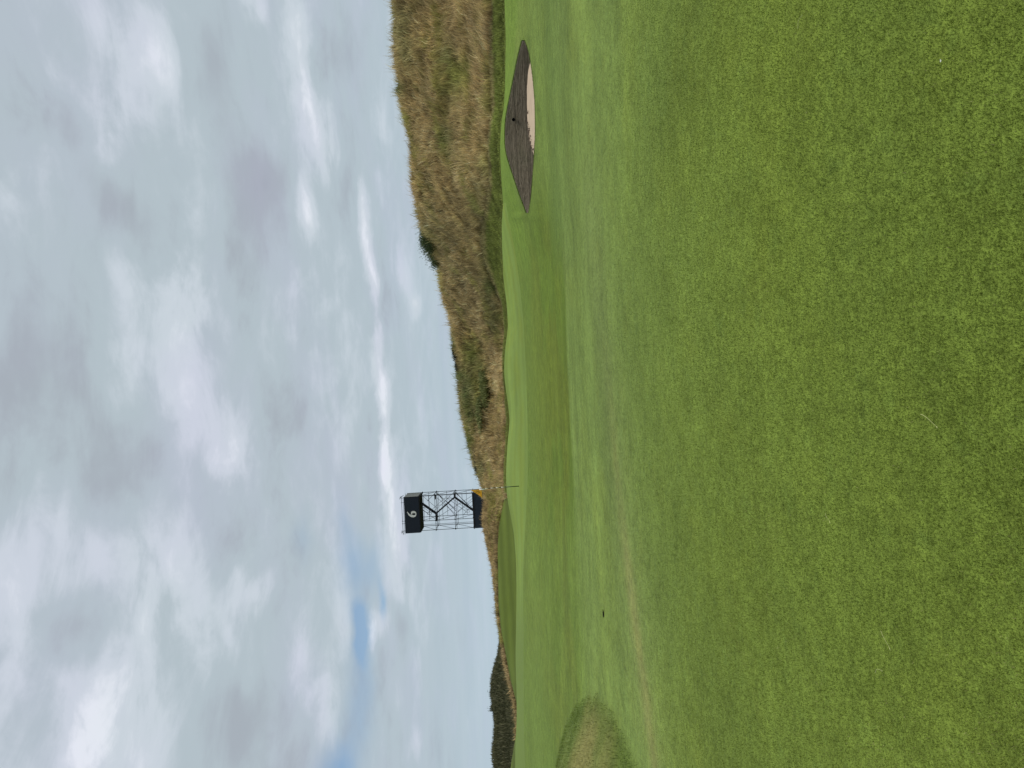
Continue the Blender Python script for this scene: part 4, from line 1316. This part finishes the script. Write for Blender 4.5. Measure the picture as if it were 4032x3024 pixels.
# ------------------------------------------------------------------ small things
# gull-like speck of a bird far off
bp = at(1920, 2721, 170.0)
bird = empty('bird', tuple(bp))
tag(bird, 'tiny dark bird flying above the scrubby far hill', 'bird')
M_BIRD = mat_plain('dark_feather', (.03, .03, .035), .7, .1)
bm = bmesh.new()
bmesh.ops.create_icosphere(bm, subdivisions=2, radius=1, matrix=Matrix.Diagonal((.05, .17, .05, 1)))
bmesh.ops.create_icosphere(bm, subdivisions=1, radius=.035, matrix=Matrix.Translation((0, -.17, .02)))
bm_obj('body', bm, M_BIRD, bird, True)
for s_ in (-1, 1):
    bm = bmesh.new()
    L = [(.03, -.07), (.03, .07), (.22, .04), (.22, -.08), (.42, .02)]
    z = [0, 0, .10, .10, .03]
    vs = [bm.verts.new((s_ * a, b, c)) for (a, b), c in zip(L, z)]
    bm.faces.new((vs[0], vs[1], vs[2], vs[3])); bm.faces.new((vs[3], vs[2], vs[4]))
    bmesh.ops.solidify(bm, geom=bm.faces[:], thickness=.012)
    bm_obj('wing', bm, M_BIRD, bird)
bm = bmesh.new()
vs = [bm.verts.new(q) for q in ((-.03, .14, 0), (.03, .14, 0), (.06, .27, .01), (-.06, .27, .01))]
bm.faces.new(vs); bmesh.ops.solidify(bm, geom=bm.faces[:], thickness=.01)
bm_obj('tail', bm, M_BIRD, bird)


def ground_at(px, py):
    """the near ground under a point of the photograph"""
    r = 8.0
    for _ in range(30):
        p = at(px, py, r); gz = ground_z(np.array([p[0]]), np.array([p[1]]))[0]
        d = ray(px, py); sl = d[2] / math.hypot(d[0], d[1])
        r = (gz - 1.6) / sl
    p = at(px, py, r)
    return Vector(p)


# dark cut in the turf
gp = ground_at(2378, 2417)
div = empty('divot', gp, 0.2)
tag(div, 'small dark divot cut in the mown turf between the coarse mound and the flag', 'divot')
bm = bmesh.new()
rg = []
for (k, zz, s_) in ((0, .012, 1.0), (1, .018, .86), (2, -.004, .6)):
    rg.append([bm.verts.new((.052 * s_ * math.cos(t) * (1 + .1 * math.sin(3 * t)), .034 * s_ * math.sin(t), zz)) for t in [2 * math.pi * q / 18 for q in range(18)]])
for a_ in range(2):
    for k in range(18): bm.faces.new((rg[a_][k], rg[a_][(k + 1) % 18], rg[a_ + 1][(k + 1) % 18], rg[a_ + 1][k]))
bm.faces.new(rg[2])
bm_obj('soil', bm, mat_plain('divot_soil', (.012, .014, .006), .95, .4, 60), div)
bm = bmesh.new()
for k in range(40):
    t = random.uniform(-.2, math.pi + .2); a = Vector((.056 * math.cos(t), .038 * math.sin(t), .004))
    tube_bm(bm, a, a + Vector((random.uniform(-.02, .02), random.uniform(-.01, .02), random.uniform(.01, .03))), .0025, .0008, 4)
bm_obj('turf_rim', bm, mat_plain('divot_turf', (.12, .17, .02), .8, .3, 40), div)['kind'] = 'stuff'

# loose dry stalks and a petal on the near turf
M_DRY = mat_plain('dry_stalk', (.36, .38, .15), .7, .2, 30)


def stalk(pa, pb, label, bend=.01, rad=.0013):
    a, b = ground_at(*pa), ground_at(*pb)
    root = empty('dry_stalk', a)
    tag(root, label, 'stalk', 'dry stalks lying on the fairway')
    bm = bmesh.new(); prev = Vector((0, 0, .024))
    for k in range(1, 9):
        t = k / 8
        q = (b - a) * t + Vector((bend * math.sin(3.1 * t), 0, .022 + .008 * math.sin(3.1 * t)))
        tube_bm(bm, prev, q, rad * (1 - .4 * t), rad * (1 - .5 * t), 5); prev = q
    bm_obj('stem', bm, M_DRY, root)
    bm = bmesh.new()
    for k in range(5):
        s_ = prev + Vector((random.uniform(-.003, .003),) * 2 + (0,)); tube_bm(bm, s_, s_ + (b - a).normalized() * random.uniform(.006, .014) + Vector((random.uniform(-.003, .003), 0, .002)), .0012, .0003, 4)
    bm_obj('seed_head', bm, M_DRY, root)


stalk((3490, 2483), (3522, 2546), 'long straight pale grass stalk lying on turf near a short curved one')
stalk((3468, 2648), (3492, 2640), 'short curved pale stalk lying beside a long straight one', .012)
stalk((3160, 112), (3176, 60), 'pale stalk lying farthest from the camera, on the bunker side of the fairway', .006)
stalk((3650, 1630), (3712, 1680), 'bent pale stalk lying alone near the middle of the foreground', .012)
stalk((3270, 2020), (3284, 2050), 'shortest pale stalk, lying on turf in line with the flag', .004)

pg = ground_at(3726, 239)
pet = empty('petal', pg + Vector((0, 0, .02)))
tag(pet, 'tiny white petal lying on the mown foreground turf', 'petal')
bm = bmesh.new()
vs = [bm.verts.new((.005 * math.cos(t) * (1.3 if math.cos(t) > 0 else 1), .003 * math.sin(t), .0015 * math.cos(2 * t))) for t in [2 * math.pi * k / 12 for k in range(12)]]
bm.faces.new(vs); bmesh.ops.solidify(bm, geom=bm.faces[:], thickness=.0008)
bm_obj('blade', bm, mat_plain('petal_white', (.55, .55, .48), .6, .05), pet)
